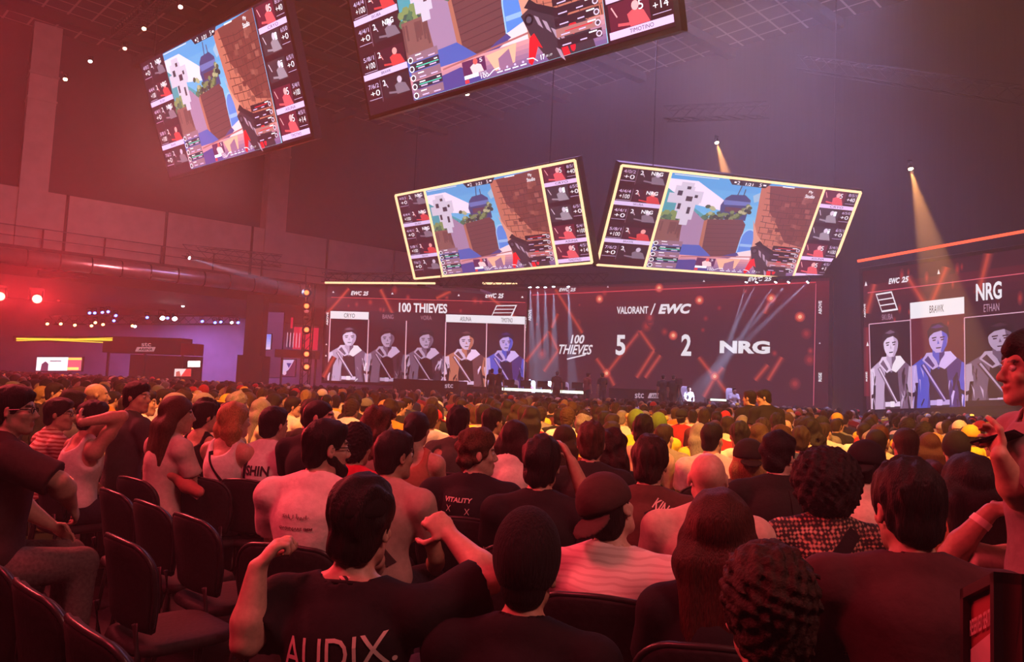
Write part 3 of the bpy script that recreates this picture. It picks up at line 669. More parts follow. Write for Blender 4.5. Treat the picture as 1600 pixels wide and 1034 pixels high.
# ------------------------------------------------------------------ implicit surfaces: one continuous skin from blended limbs
class Sdf:
    "list of rounded cones, ellipsoids and cuts, blended; mesh() walks it with surface nets"
    def __init__(s): s.p = []; s.noise = None
    def rc(s, a, b, ra, rb=None, k=.03): s.p.append(('c', np.array(a, float), np.array(b, float), ra, ra if rb is None else rb, k)); return s
    def chain(s, pts, rs, k=.03):
        for i in range(len(pts) - 1): s.rc(pts[i], pts[i + 1], rs[i], rs[i + 1], k)
        return s
    def cc(s, a, b, ra, rb, k=.03): s.p.append(('kc', np.array(a, float), np.array(b, float), ra, rb, k)); return s
    def el(s, c, r, R=None, k=.03): s.p.append(('e', np.array(c, float), np.array(r, float), None if R is None else np.array(R, float), 0, k)); return s
    def cutel(s, c, r, R=None, k=.01): s.p.append(('-e', np.array(c, float), np.array(r, float), None if R is None else np.array(R, float), 0, k)); return s
    def cutrc(s, a, b, ra, rb=None, k=.005): s.p.append(('-c', np.array(a, float), np.array(b, float), ra, ra if rb is None else rb, k)); return s
    def cutplane(s, n, d, ctr=None, rad=None, k=.006):
        "remove n.p > d (inside a ball when ctr, rad given)"
        s.p.append(('-h', np.array(n, float), d, None if ctr is None else np.array(ctr, float), rad, k)); return s
    @staticmethod
    def dist(t, X):
        if t[0][-1] == 'c':
            a, b, ra, rb = t[1:5]; ab = b - a; L = ab @ ab
            h = np.clip(((X - a) @ ab) / (L or 1), 0, 1); r_ = np.linalg.norm(X - a - h[..., None] * ab, axis=-1) - (ra + (rb - ra) * h)
            if t[0] == 'kc': r_ = np.maximum(r_, (X - b) @ ab / math.sqrt(L))
            return r_
        if t[0][-1] == 'e':
            q = X - t[1]
            if t[3] is not None: q = q @ t[3]
            k0 = np.linalg.norm(q / t[2], axis=-1); k1 = np.linalg.norm(q / (t[2] ** 2), axis=-1); return k0 * (k0 - 1) / np.maximum(k1, 1e-6)
        d = t[2] - X @ t[1]; n = -d if False else X @ t[1] - t[2]
        r = -n
        if t[3] is not None: r = np.maximum(r, np.linalg.norm(X - t[3], axis=-1) - t[4])
        return r
    def box(s, t, m=0.0):
        if t[0][-1] == 'c':
            r = max(t[3], t[4]) + m; return np.minimum(t[1], t[2]) - r, np.maximum(t[1], t[2]) + r
        if t[0][-1] == 'e':
            r = (t[2].max() if t[3] is not None else t[2]) + m; return t[1] - r, t[1] + r
        return None
    def combine(s, F, D, t):
        k = t[-1]
        if t[0][0] == '-':
            D = -D; h = np.clip(.5 - .5 * (F - D) / k, 0, 1); return F + (D - F) * h + k * h * (1 - h)
        h = np.clip(.5 + .5 * (F - D) / k, 0, 1); return F + (D - F) * h - k * h * (1 - h)
    def eval(s, X):
        F = np.full(X.shape[:-1], 1.0)
        for t in s.p: F = s.combine(F, s.dist(t, X), t)
        if s.noise: F = F + s.noise(X)
        return F
    def field(s, h):
        bx = [s.box(t, .02) for t in s.p if t[0][0] != '-']
        lo = np.min([b[0] for b in bx], 0) - h * 2; hi = np.max([b[1] for b in bx], 0) + h * 2
        n = np.ceil((hi - lo) / h).astype(int) + 1
        ax = [lo[i] + h * np.arange(n[i]) for i in range(3)]
        F = np.full(n, 1.0, np.float64)
        for t in s.p:
            b = s.box(t, t[-1] * 1.2 + 2.5 * h)
            if b is None:
                if t[3] is not None: b = (t[3] - t[4] - .02, t[3] + t[4] + .02)
                else: b = (lo, hi)
            i0 = np.clip(np.floor((b[0] - lo) / h).astype(int), 0, n); i1 = np.clip(np.ceil((b[1] - lo) / h).astype(int) + 1, 0, n)
            if (i1 <= i0).any(): continue
            sl = tuple(slice(i0[i], i1[i]) for i in range(3))
            X = np.stack(np.meshgrid(ax[0][sl[0]], ax[1][sl[1]], ax[2][sl[2]], indexing='ij'), -1)
            F[sl] = s.combine(F[sl], s.dist(t, X), t)
        if s.noise:
            m = np.abs(F) < .06; idx = np.argwhere(m); X = lo + idx * h; F[m] += s.noise(X)
        return F, lo
    def net(s, h):
        F, lo = s.field(h); S = F < 0; n = np.array(F.shape)
        c = np.zeros(n - 1, np.int8); offs = [(i, j, k) for i in (0, 1) for j in (0, 1) for k in (0, 1)]
        for o in offs: c += S[o[0]:n[0] - 1 + o[0], o[1]:n[1] - 1 + o[1], o[2]:n[2] - 1 + o[2]]
        A = np.argwhere((c > 0) & (c < 8)); idx = np.full(n - 1, -1, np.int64); idx[tuple(A.T)] = np.arange(len(A))
        val = np.stack([F[A[:, 0] + o[0], A[:, 1] + o[1], A[:, 2] + o[2]] for o in offs], 1)
        acc = np.zeros((len(A), 3)); cnt = np.zeros(len(A)); O = np.array(offs, float)
        for i in range(8):
            for j in range(i + 1, 8):
                if np.abs(O[i] - O[j]).sum() == 1:
                    a, b = val[:, i], val[:, j]; m = (a < 0) != (b < 0); t = np.where(m, a / np.where(m, a - b, 1), 0)
                    acc[m] += (O[i] + t[:, None] * (O[j] - O[i]))[m]; cnt += m
        Vt = lo + (A + acc / np.maximum(cnt, 1)[:, None]) * h
        Q = []
        for ax_ in range(3):
            o = [0, 0, 0]; o[ax_] = 1; sl0 = tuple(slice(0, n[i] - o[i]) for i in range(3)); sl1 = tuple(slice(o[i], n[i]) for i in range(3))
            E_ = np.argwhere(S[sl0] != S[sl1]); u, v = [i for i in range(3) if i != ax_]
            E_ = E_[(E_[:, u] > 0) & (E_[:, v] > 0) & (E_[:, u] < n[u] - 1) & (E_[:, v] < n[v] - 1)]
            ins = S[tuple(E_.T)]
            def cell(du, dv):
                B = E_.copy(); B[:, u] -= du; B[:, v] -= dv; return idx[tuple(B.T)]
            q = np.stack([cell(1, 1), cell(0, 1), cell(0, 0), cell(1, 0)], 1)
            flip = ins if ax_ != 1 else ~ins
            q[~flip] = q[~flip][:, ::-1]; Q.append(q)
        Q = np.concatenate(Q); Q = Q[(Q >= 0).all(1)]
        return Vt, Q

def collar_band(fig, root, col, r=.066, t=.008):
    n = fig.neck; pts = [n + (r * math.cos(a), .012 + r * .95 * math.sin(a), -.012 - .028 * math.sin(a)) for a in [2 * PI * i / 28 for i in range(29)]]
    o = MB().path([tuple(q) for q in pts], t, 8).build('collar', CLOTH, root, True); o.color = (*col, 1); return o

def np_mesh(name, Vt, Q, smooth=True):
    me = bpy.data.meshes.new(name); nv, nf = len(Vt), len(Q); k = Q.shape[1]
    me.vertices.add(nv); me.vertices.foreach_set('co', np.asarray(Vt, np.float32).ravel())
    me.loops.add(nf * k); me.loops.foreach_set('vertex_index', np.asarray(Q, np.int32).ravel())
    me.polygons.add(nf); me.polygons.foreach_set('loop_start', np.arange(0, nf * k, k, dtype=np.int32))
    if smooth: me.polygons.foreach_set('use_smooth', np.ones(nf, bool))
    me.update(calc_edges=True); return me

def wobble(seed, amp, freq, bias=0.0, stretch=(1, 1, 1)):
    r = np.random.RandomState(seed); K = r.normal(size=(7, 3)); K *= (freq * r.uniform(.6, 1.5, 7) / np.linalg.norm(K, axis=1))[:, None]; ph = r.uniform(0, 6.28, 7)
    K = K * np.array(stretch)
    return lambda X: (np.sin(X @ K.T + ph).sum(-1) / 7 * 2 + bias) * amp

def rot(yaw=0, pitch=0, roll=0):
    "yaw turns to the figure's left, pitch tips the face down, roll tips the head to its right"
    return np.array(Matrix.Rotation(yaw, 3, 'Z') @ Matrix.Rotation(-pitch, 3, 'X') @ Matrix.Rotation(roll, 3, 'Y'))

def two_bone(a, w, l1, l2, hint):
    "elbow between shoulder a and wrist w, bent towards hint"
    a, w, hint = map(np.array, (a, w, hint)); d = w - a; L = np.linalg.norm(d); L2 = min(L, (l1 + l2) * .995); u = d / L
    x = (l1 ** 2 - l2 ** 2 + L2 ** 2) / (2 * L2); y = math.sqrt(max(l1 ** 2 - x ** 2, 0)); hp = hint - a; hp = hp - u * (hp @ u); hp = hp / (np.linalg.norm(hp) or 1)
    return a + u * x + hp * y, a + u * L2

def hand_sdf(S, w, d, palm_n, thumb_side, curl=.5, sc=1.0, fine=True):
    "palm, four unequal bent fingers and a thumb at wrist w; d = pointing direction, palm_n = way the palm faces, thumb_side = way the thumb leaves"
    w, d, pn = map(lambda q: np.array(q, float), (w, d, palm_n)); d /= np.linalg.norm(d); pn = pn - d * (pn @ d); pn /= np.linalg.norm(pn)
    sd = np.cross(d, pn); sd = sd * (1 if sd @ np.array(thumb_side, float) > 0 else -1)
    c = w + d * .05 * sc; R = np.stack([sd, pn, d], 1)
    S.el(c, (.042 * sc, .017 * sc, .05 * sc), R, .018)
    kk = .012 if fine else .015
    for i, (off, ln) in enumerate(((.031, .072), (.011, .080), (-.010, .075), (-.030, .060))):
        p = w + (d * .088 + sd * off - d * abs(off - .01) * .25) * sc; L = ln * sc; r = .0095 * sc * (1 if fine else 1.15); ang = curl * (.8 + .12 * i)
        for seg, fr in ((0, .45), (1, .32), (2, .23)):
            a_ = ang * (seg + .6); q = p + (d * math.cos(a_) + pn * math.sin(a_)) * L * fr; S.rc(p, q, r, r * .88, .007 if seg else kk); p = q; r *= .9
    p = w + (d * .028 + sd * .036) * sc; r = .0115 * sc
    for fr, (u_, v_, n_) in ((.042, (.55, .75, .35)), (.030, (.85, .2, .5)), (.024, (.9, -.1, .45))):
        q = p + (d * u_ + sd * v_ + pn * n_ * (.4 + curl)) * fr * sc; S.rc(p, q, r, r * .9, .008); p = q; r *= .92

class Figure:
    "a seated or standing person in local coordinates: +Y ahead, feet on z = 0"
    def __init__(s, top=1.28, yaw=0, pitch=0, roll=0, lean=0.0, sh=.19, build=1.0, stand=False, hscale=1.0, sx=0.0):
        s.top, s.stand, s.b, s.hs = top, stand, build, hscale
        R = rot(yaw, pitch, roll); s.R = R
        s.hip = np.array((0, -.05, .55 if not stand else top * .52))
        s.neck = np.array((sx, lean, top - .268 * hscale))            # base of the neck
        s.head = np.array((sx, lean + .035, top - .118 * hscale))
        piv = s.neck + np.array((0, .01, .075)); s.head = piv + R @ (s.head - piv)
        zs = s.neck[2] - .075
        s.shl = np.array((sx * .8 - sh, lean - .01, zs)); s.shr = np.array((sx * .8 + sh, lean - .01, zs))
        s.arms = {}; s.sh = sh
        for side, S_ in ((-1, s.shl), (1, s.shr)):
            w = S_ + np.array((-side * .07, .30, -.40)) if not stand else S_ + np.array((side * .06, .05, -.56)); s.set_arm(side, w, S_ + np.array((side * .4, -.25, -.3)))
    def set_arm(s, side, wrist, hint, hand_d=None, palm=None, curl=.5, thumb=None):
        S_ = s.shl if side < 0 else s.shr; e, w = two_bone(S_, wrist, .285, .255, hint)
        d = (w - e) / np.linalg.norm(w - e) if hand_d is None else np.array(hand_d, float)
        s.arms[side] = dict(e=e, w=w, d=d, palm=np.array(palm if palm is not None else (-side * .7, 0.1, -.7), float), curl=curl, thumb=np.array(thumb if thumb is not None else (-side, .3, .3), float))
    def arm_at(s, side, e, w, **k):
        s.set_arm(side, w, e, **k); a = s.arms[side]; dlt = np.array(w, float) - a['w']; a['e'] = np.array(e, float); a['w'] = np.array(w, float)
        if k.get('hand_d') is None: a['d'] = (a['w'] - a['e']) / np.linalg.norm(a['w'] - a['e'])
    def H(s, p): return s.head + s.R @ (np.array(p, float) * s.hs)
    # ---- skin
    def body(s, fine=True, face=True):
        S = Sdf(); b = s.b; H = s.H; R = s.R; q = s.hs
        n, hp = s.neck, s.hip; mid = (n + hp) / 2
        S.el(hp + (0, 0, .02), (.145 * b, .10 * b, .11), k=.05)
        S.rc(hp + (0, 0, .05), n - (0, .02, .16), .11 * b, .115 * b, .08)
        S.el(n - (0, .015, .16), (.15 * b, .095 * b, .14), k=.06)
        for side in (-1, 1):
            a = s.arms[side]; sh = s.shl if side < 0 else s.shr
            S.rc(n + (side * .03, -.015, .0), sh * .85 + n * .15 + (0, 0, .01), .045, .043, .05)
            S.el(sh, (.050, .052, .055), k=.05)
            S.chain([sh, sh * .5 + a['e'] * .5, a['e']], [.050 * b, .045 * b, .036], .03)
            f1 = a['e'] * .72 + a['w'] * .28
            S.chain([a['e'], f1, a['w']], [.038 * b, .043 * b, .028], .02)
            hand_sdf(S, a['w'], a['d'], a['palm'], a['thumb'], a['curl'], 1.0, fine)
        for x in (-1, 1):
            if s.stand:
                S.chain([hp + (x * .09, 0, -.02), hp + (x * .10, .02, -.42), np.array((x * .10, -.02, .09))], [.085 * b, .056, .038], .03)
                S.rc((x * .10, -.04, .045), (x * .12, .13, .03), .04, .032, .03)
            else:
                S.chain([hp + (x * .09, 0, -.02), hp + (x * .12, .42, -.02), np.array((x * .12, .36, .10))], [.082 * b, .058, .042], .03)
                S.rc((x * .12, .33, .045), (x * .13, .50, .03), .04, .032, .03)
        # neck and head
        S.rc(n - (0, .0, .03), H((0, -.025, -.05)), .058 * q, .052 * q, .03)
        S.el(H((0, -.012, .028)), np.array((.076, .098, .088)) * q, R, .02)
        S.el(H((0, .028, -.045)), np.array((.060, .066, .074)) * q, R, .03)
        if face:
            S.rc(H((-.048, .0, -.06)), H((-.018, .066, -.098)), .020 * q, .020 * q, .025); S.rc(H((.048, .0, -.06)), H((.018, .066, -.098)), .020 * q, .020 * q, .025)
            S.el(H((0, .074, -.100)), np.array((.020, .018, .018)) * q, R, .02)
            S.rc(H((-.036, .080, .030)), H((.036, .080, .030)), .012 * q, .012 * q, .012)
            for x in (-1, 1):
                S.el(H((x * .042, .064, -.022)), np.array((.022, .02, .02)) * q, R, .02)
                S.cutel(H((x * .032, .100, .008)), np.array((.017, .016, .010)) * q, R, .01)
                S.el(H((x * .011, .101, -.034)), np.array((.010, .010, .009)) * q, R, .006)
            S.rc(H((0, .088, .018)), H((0, .112, -.026)), .008 * q, .0125 * q, .010)
            S.el(H((0, .092, -.060)), np.array((.024, .012, .0065)) * q, R, .005); S.el(H((0, .090, -.072)), np.array((.020, .012, .0075)) * q, R, .006)
        for x in (-1, 1):
            Re = R @ rot(-x * .35, 0, 0)
            S.el(H((x * .082, -.008, -.006)), np.array((.010, .020, .033)) * q, Re, .006)
            if fine: S.cutel(H((x * .090, -.002, -.004)), np.array((.006, .011, .018)) * q, Re, .004)
        return S
    # ---- clothes and hair
    def shirt(s, sleeve=.62, ease=.014, neck=.062, seed=0, tank=False, hem=0.0, collar=False, hood=False, fold=.0028):
        S = Sdf(); b = s.b; n, hp = s.neck, s.hip; e = ease
        S.el(hp + (0, -.0, .03), (.155 * b + e, .112 * b + e, .12), k=.05)
        S.rc(hp + (0, 0, .06), n - (0, .02, .16), .118 * b + e, .122 * b + e, .08)
        S.el(n - (0, .015, .16), (.16 * b + e, .102 * b + e, .145), k=.06)
        for side in (-1, 1):
            sh = s.shl if side < 0 else s.shr; S.rc(n + (side * .035, -.015, -.004), sh * .85 + n * .15 + (0, 0, .01), .048 + e * .6, .045 + e * .7, .05)
        S.rc(n - (0, .0, .05), n - (0, .005, .020), .080, .060, .05)
        if not tank:
            for side in (-1, 1):
                a = s.arms[side]; sh = s.shl if side < 0 else s.shr; S.el(sh, np.array((.052, .054, .056)) + e * .7, k=.05)
                if sleeve <= 1:
                    t = sh + (a['e'] - sh) * sleeve; u = (a['e'] - sh) / np.linalg.norm(a['e'] - sh); S.cc(sh, t, .052 * b + e, .048 * b + e * 1.6, .03)
                else:
                    t = a['e'] + (a['w'] - a['e']) * (sleeve - 1); S.chain([sh, a['e'], t], [.054 * b + e, .044 + e, .032 + e], .03)
        if collar: S.rc(n + (-.03, -.03, .005), n + (.03, -.03, .005), .048, .048, .015); S.rc(n + (-.05, .0, .0), n + (-.03, .05, -.01), .03, .03, .015); S.rc(n + (.05, .0, .0), n + (.03, .05, -.01), .03, .03, .015)
        if hood: S.chain([n + (-.10, -.02, -.01), n + (-.05, -.09, -.03), n + (.05, -.09, -.03), n + (.10, -.02, -.01)], [.04, .05, .05, .04], .03)
        S.cutrc(n + (0, .012, -.035), n + (0, .03, .2), neck + .002, neck + .012, .006)
        if tank:
            for x in (-1, 1): S.cutel(n + (x * .20, .0, -.06), (.085, .16, .15), k=.01)
            S.cutel(n + (0, -.08, -.0), (.09, .1, .10), k=.01)
        w = wobble(seed + 5, fold, 38, 0, (.6, .6, 1.3)); S.noise = w
        return S
    def trousers(s, ease=.012):
        S = Sdf(); b = s.b; hp = s.hip; e = ease
        S.el(hp + (0, 0, .0), (.152 * b + e, .108 * b + e, .10 + e), k=.05)
        for x in (-1, 1):
            if s.stand: S.chain([hp + (x * .09, 0, -.02), hp + (x * .10, .02, -.42), np.array((x * .10, -.02, .09))], [.088 * b + e, .066 + e, .055 + e], .03); S.cutplane((0, 0, -1), -.06, (x * .10, -.02, .06), .12)
            else: S.chain([hp + (x * .09, 0, -.02), hp + (x * .12, .42, -.02), np.array((x * .12, .36, .12))], [.085 * b + e, .064 + e, .052 + e], .03)
        return S
    def shoes(s):
        S = Sdf()
        for x in (-1, 1):
            y = 0 if s.stand else .37
            S.rc((x * .105, -.05 + y, .05), (x * .125, .14 + y, .04), .052, .042, .03)
        S.cutplane((0, 0, -1), -.004)
        return S
    def hair(s, kind, seed=0):
        S = Sdf(); H = s.H; R = s.R; q = s.hs
        def el(c, r, k=.02): S.el(H(c), np.array(r) * q, R, k)
        def hair_cut(d=.024, n=(0, .75, -.66)):
            nw = R @ np.array(n, float); S.cutplane(nw, nw @ s.head + d * q, k=.012)
        t = {'buzz': .005, 'short': .009, 'medium': .015, 'curly': .022, 'wavy': .018}.get(kind, .010)
        if kind in ('buzz', 'short', 'medium', 'curly', 'wavy'):
            up = {'short': .012, 'medium': .026, 'curly': .022, 'wavy': .022}.get(kind, 0)
            el((0, -.014, .032 + up * .5), (.078 + t, .099 + t, .088 + t + up * .5)); el((0, -.052, -.045), (.062 + t * .6, .052 + t * .6, .058), .03)
            if kind != 'buzz': el((0, .03, .085 + up * .4), (.062 + t * .4, .062 + t * .3, .036 + t * .4), .02)
            hair_cut(.026)
            if kind == 'curly': S.noise = wobble(seed, .0075, 230)
            elif kind == 'wavy': S.noise = wobble(seed, .009, 85)
            elif kind == 'medium': S.noise = wobble(seed, .0075, 95, 0, (1.7, 1.7, .45))
            elif kind == 'short': S.noise = wobble(seed, .0035, 120, 0, (1.5, 1.5, .5))
        elif kind == 'afro':
            el((0, -.025, .05), (.152, .155, .145)); el((0, -.05, -.04), (.125, .11, .10), .04); hair_cut(.05, (0, .86, -.5)); S.noise = wobble(seed, .010, 170)
        elif kind in ('long', 'longcurly', 'bob'):
            L = {'long': .34, 'longcurly': .32, 'bob': .17}[kind]; t = .02 if kind != 'longcurly' else .035
            el((0, -.016, .032), (.080 + t, .100 + t, .09 + t)); hair_cut(.03)
            B = np.array
            lo = s.neck + B((0, -.085 - s.b * .035, .0)); top = H((0, -.06, .0)); end = B((lo[0], lo[1], top[2] - L))
            w = .085 if kind != 'longcurly' else .11
            for x in (-1, -.35, .35, 1):
                p0 = H((x * .07, -.045, -.01)); p1 = lo * .45 + p0 * .55; p1[0] = p0[0] * .5 + (lo[0] + x * w) * .5; p2 = end + B((x * w * .9, .015 * abs(x), .03 * abs(x)))
                if kind == 'bob': p2 = H((x * .088, -.05, -.15)); p1 = H((x * .088, -.055, -.07))
                S.chain([p0, p1, p2], [.046, .050, .030 if kind != 'bob' else .04], .03)
            S.noise = wobble(seed, .004 if kind != 'longcurly' else .014, 60 if kind != 'longcurly' else 70, 0, (1.6, 1.6, .25) if kind != 'longcurly' else (1, 1, 1))
        elif kind in ('bun', 'pony'):
            t = .012; el((0, -.014, .030), (.078 + t, .100 + t, .088 + t)); el((0, -.055, -.04), (.058, .05, .05), .03); hair_cut(.026)
            if kind == 'bun': S.el(H((0, -.105, .075)), (.045, .045, .045), k=.01)
            else:
                a = H((0, -.115, .05)); S.chain([a, a + (0, -.035, -.04), a + (0, -.03, -.18), a + (.01, -.01, -.28)], [.025, .035, .032, .012], .02)
            S.noise = wobble(seed, .003, 90)
        return S
    def cap(s, back=False, t=.016):
        S = Sdf(); H = s.H; R = s.R; q = s.hs
        S.el(H((0, -.012, .045)), np.array((.080 + t, .102 + t, .085 + t)) * q, R, .01)
        nw = R @ np.array((0, .12 if not back else -.05, -1.0)); S.cutplane(nw, nw @ s.head - .018 * q, k=.006)
        S.el(H((0, -.012, .147)), (.010, .010, .007), k=.004)
        return S
    def brim(s, back=False):
        S = Sdf(); H = s.H; R = s.R; y = -1 if back else 1
        S.el(H((0, y * .125 - .012, .012 if not back else .0)), np.array((.078, .085, .012)) * s.hs, R @ rot(0, y * .28, 0), .01)
        S.cutel(H((0, -.012, .03)), np.array((.084, .104, .09)) * s.hs, R, .004)
        return S
    def beanie(s, t=.02, up=.02):
        S = Sdf(); H = s.H; R = s.R
        S.el(H((0, -.014, .036 + up / 2)), np.array((.079 + t, .101 + t, .092 + t + up / 2)) * s.hs, R, .01)
        nw = R @ np.array((0, .35, -.94)); S.cutplane(nw, nw @ s.head + .022, k=.01); return S
    def eyes(s):
        Vt, Fc, cl = [], [], []
        for x in (-1, 1):
            c = s.H((x * .0315, .0795, .008)); mb = MB().sphere((0, 0, 0), .0125, 12, 10); fwd = s.R @ np.array((0, 1, 0))
            n0 = len(Vt)
            for v in mb.v:
                v = np.array(v); Vt.append(c + v); a = (v @ fwd) / .0125; cl.append((.02, .012, .01) if a > .86 else (.6, .56, .54))
            for f in mb.f: Fc.append(tuple(i + n0 for i in f))
        return Vt, Fc, cl

SKIN = mat('skin', (.5, .3, .22), .5, vary=.10, scale=60, bump=.05, attr='tint', spec=.35)
HAIRM = mat('hair', (.02, .015, .012), .55, vary=.45, scale=110, bump=.6, objcol=True, stretch=(2.5, 2.5, .35), spec=.22)
CURLM = mat('curly_hair', (.02, .015, .012), .7, vary=.5, scale=120, bump=.5, objcol=True, spec=.2)
CLOTH = mat('cotton', (.5, .5, .5), .85, vary=.10, scale=35, bump=.25, objcol=True, spec=.2)
DENIM = mat('trouser_cloth', (.02, .02, .03), .9, vary=.25, scale=60, bump=.2, objcol=True, spec=.2)
PRINT = mat('shirt_print', (.7, .7, .7), .7, objcol=True)
GLASSM = mat('spectacle_frame', (.02, .02, .02), .25, .4)

def skin_mesh(name, fig, h, fine, tone, face=True, browcol=(.03, .02, .015)):
    S = fig.body(fine, face); Vt, Q = S.net(h); me = None
    Vt = list(map(tuple, Vt)); Fs = [tuple(q) for q in Q]; tone = np.array(tone)
    P_ = (np.array(Vt) - fig.head) @ fig.R / fig.hs
    C = np.tile(tone, (len(Vt), 1))
    lip = (np.abs(P_[:, 0]) < .026) & (P_[:, 1] > .088) & (np.abs(P_[:, 2] + .066) < .013); C[lip] = tone * (.85, .55, .55)
    brow = (np.abs(np.abs(P_[:, 0]) - .033) < .020) & (P_[:, 1] > .066) & (np.abs(P_[:, 2] - .031) < .0065); C[brow] = browcol
    if face:
        ev, ef, ec = fig.eyes(); n0 = len(Vt); Vt += [tuple(v) for v in ev]; Fs += [tuple(i + n0 for i in f) for f in ef]; C = np.concatenate([C, np.array(ec)])
    me = bpy.data.meshes.new(name); me.from_pydata(Vt, [], Fs); me.polygons.foreach_set('use_smooth', [True] * len(Fs))
    ca = me.color_attributes.new('tint', 'FLOAT_COLOR', 'POINT'); ca.data.foreach_set('color', np.concatenate([C, np.ones((len(C), 1))], 1).astype(np.float32).ravel())
    me.update(); return me

def piece(name, S, h, m, root, col=None):
    Vt, Q = S.net(h); me = np_mesh(name, Vt, Q); o = link_mesh(name, me, m, root)
    if col: o.color = (*col, 1)
    return o

def onto(S, pts, d=(0, 1, 0), start=.6, lift=.004):
    "slide points along d until they meet the surface S"
    X = np.array(pts, float); d = np.array(d, float); d /= np.linalg.norm(d); X = X - d * start
    for _ in range(70):
        f = S.eval(X) - lift; X = X + d * np.clip(f, -.02, .05)[:, None] * .8
    return X

def lettering(name, S, t, cx, cz, w, root, col, h=None, bold=.0, shear=.0, d=(0, 1, 0), tilt=0.0, sub=2, mirror=1):
    "letters printed on cloth: centre (cx, cz) on the back, width w"
    vs, tr, asp = text_tris(t, bold, shear); h = h or w / asp; d = np.array(d, float); d /= np.linalg.norm(d)
    right = np.cross(d, (0, 0, 1)); right /= np.linalg.norm(right)
    bm = bmesh.new(); bv = [bm.verts.new((x - .5, y - .5, 0)) for x, y in vs]
    for a in tr:
        try: bm.faces.new([bv[i] for i in a])
        except ValueError: pass
    bmesh.ops.subdivide_edges(bm, edges=[e for e in bm.edges if e.calc_length() > .08], cuts=sub, use_grid_fill=True); bmesh.ops.triangulate(bm, faces=bm.faces[:])
    bm.verts.index_update(); ct, st = math.cos(tilt), math.sin(tilt); loc = np.array([v.co[:2] for v in bm.verts]) * (w, h)
    pts = np.array([np.array((0, 0, cz)) + right * (cx + x * ct - y * st) + np.array((0, 0, 1)) * (x * st + y * ct) for x, y in loc])
    pts = onto(S, pts, d); fs = [tuple(v.index for v in f.verts) for f in bm.faces]; bm.free()
    me = bpy.data.meshes.new(name); me.from_pydata([tuple(p) for p in pts], [], fs); me.update(); o = link_mesh(name, me, PRINT, root); o.color = (*col, 1)
    return o

def strap(name, S, path, w, root, col, d=(0, 1, 0), thick=.006, n=26, m=None):
    "band laid on the surface along (x, z) path"
    pts = []; P_ = [np.array((p[0], 0, p[1])) for p in path]; seg = [np.linalg.norm(b - a) for a, b in zip(P_, P_[1:])]; T = sum(seg)
    for i in range(n + 1):
        t = T * i / n; k = 0
        while k < len(seg) - 1 and t > seg[k]: t -= seg[k]; k += 1
        u = (P_[k + 1] - P_[k]) / seg[k]; c = P_[k] + u * t; sd = np.array((-u[2], 0, u[0])); pts += [c + sd * w / 2, c - sd * w / 2]
    lo = onto(S, pts, d, lift=.0); hi = onto(S, pts, d, lift=thick); Vt = np.concatenate([hi, lo]); N = len(pts); fs = []
    for i in range(n):
        a, b, c, e = 2 * i, 2 * i + 1, 2 * i + 3, 2 * i + 2; fs += [(a, b, c, e), (a, e, e + N, a + N), (b, b + N, c + N, c)]
    me = bpy.data.meshes.new(name); me.from_pydata([tuple(v) for v in Vt], [], fs); me.update(); o = link_mesh(name, me, m or CLOTH, root); o.color = (*col, 1)
    return o

FACING = math.radians(-10)      # the middle block faces the stage, slightly to the right
TONES = {'light': (.52, .33, .25), 'tan': (.42, .25, .17), 'brown': (.27, .15, .095), 'deep': (.13, .07, .045)}
HAIRC = {'black': (.010, .008, .008), 'dark brown': (.025, .014, .009), 'brown': (.06, .03, .015), 'auburn': (.045, .012, .008), 'blond': (.36, .21, .08), 'grey': (.2, .18, .17)}
# ------------------------------------------------------------------ chairs
CHM = mat('black_upholstery', (.014, .012, .013), .7, vary=.3, scale=50, bump=.2, spec=.3)
CHF = mat('black_chair_frame', (.03, .026, .028), .35, .2, vary=.2, scale=20)

def pad(outline, y_of, t0, t1, rings=(1, .97, .9, .6)):
    "padded panel from an outline of (x, z) points bulging to +-t"
    cx = sum(p[0] for p in outline) / len(outline); cz = sum(p[1] for p in outline) / len(outline); n = len(outline); vs = []; fs = []
    def ring(k, t): return [(cx + (x - cx) * k, y_of(cx + (x - cx) * k, cz + (z - cz) * k) + t, cz + (z - cz) * k) for x, z in outline]
    lay = [ring(rings[3], -t0)] + [ring(rings[2], -t0)] + [ring(rings[1], -t0 * .7)] + [ring(rings[0], 0)] + [ring(rings[1], t1 * .7)] + [ring(rings[2], t1)] + [ring(rings[3], t1 * 1.1)]
    for L in lay: vs += L
    for k in range(len(lay) - 1):
        fs += [(k * n + i, k * n + (i + 1) % n, (k + 1) * n + (i + 1) % n, (k + 1) * n + i) for i in range(n)]
    for k, y, rev in ((0, -t0, 1), (len(lay) - 1, t1 * 1.1, 0)):
        c = len(vs); vs.append((cx, y_of(cx, cz) + y, cz)); fs += [((k * n + (i + 1) % n, k * n + i, c) if rev else (k * n + i, k * n + (i + 1) % n, c)) for i in range(n)]
    m = MB(); m.add(vs, fs); return m

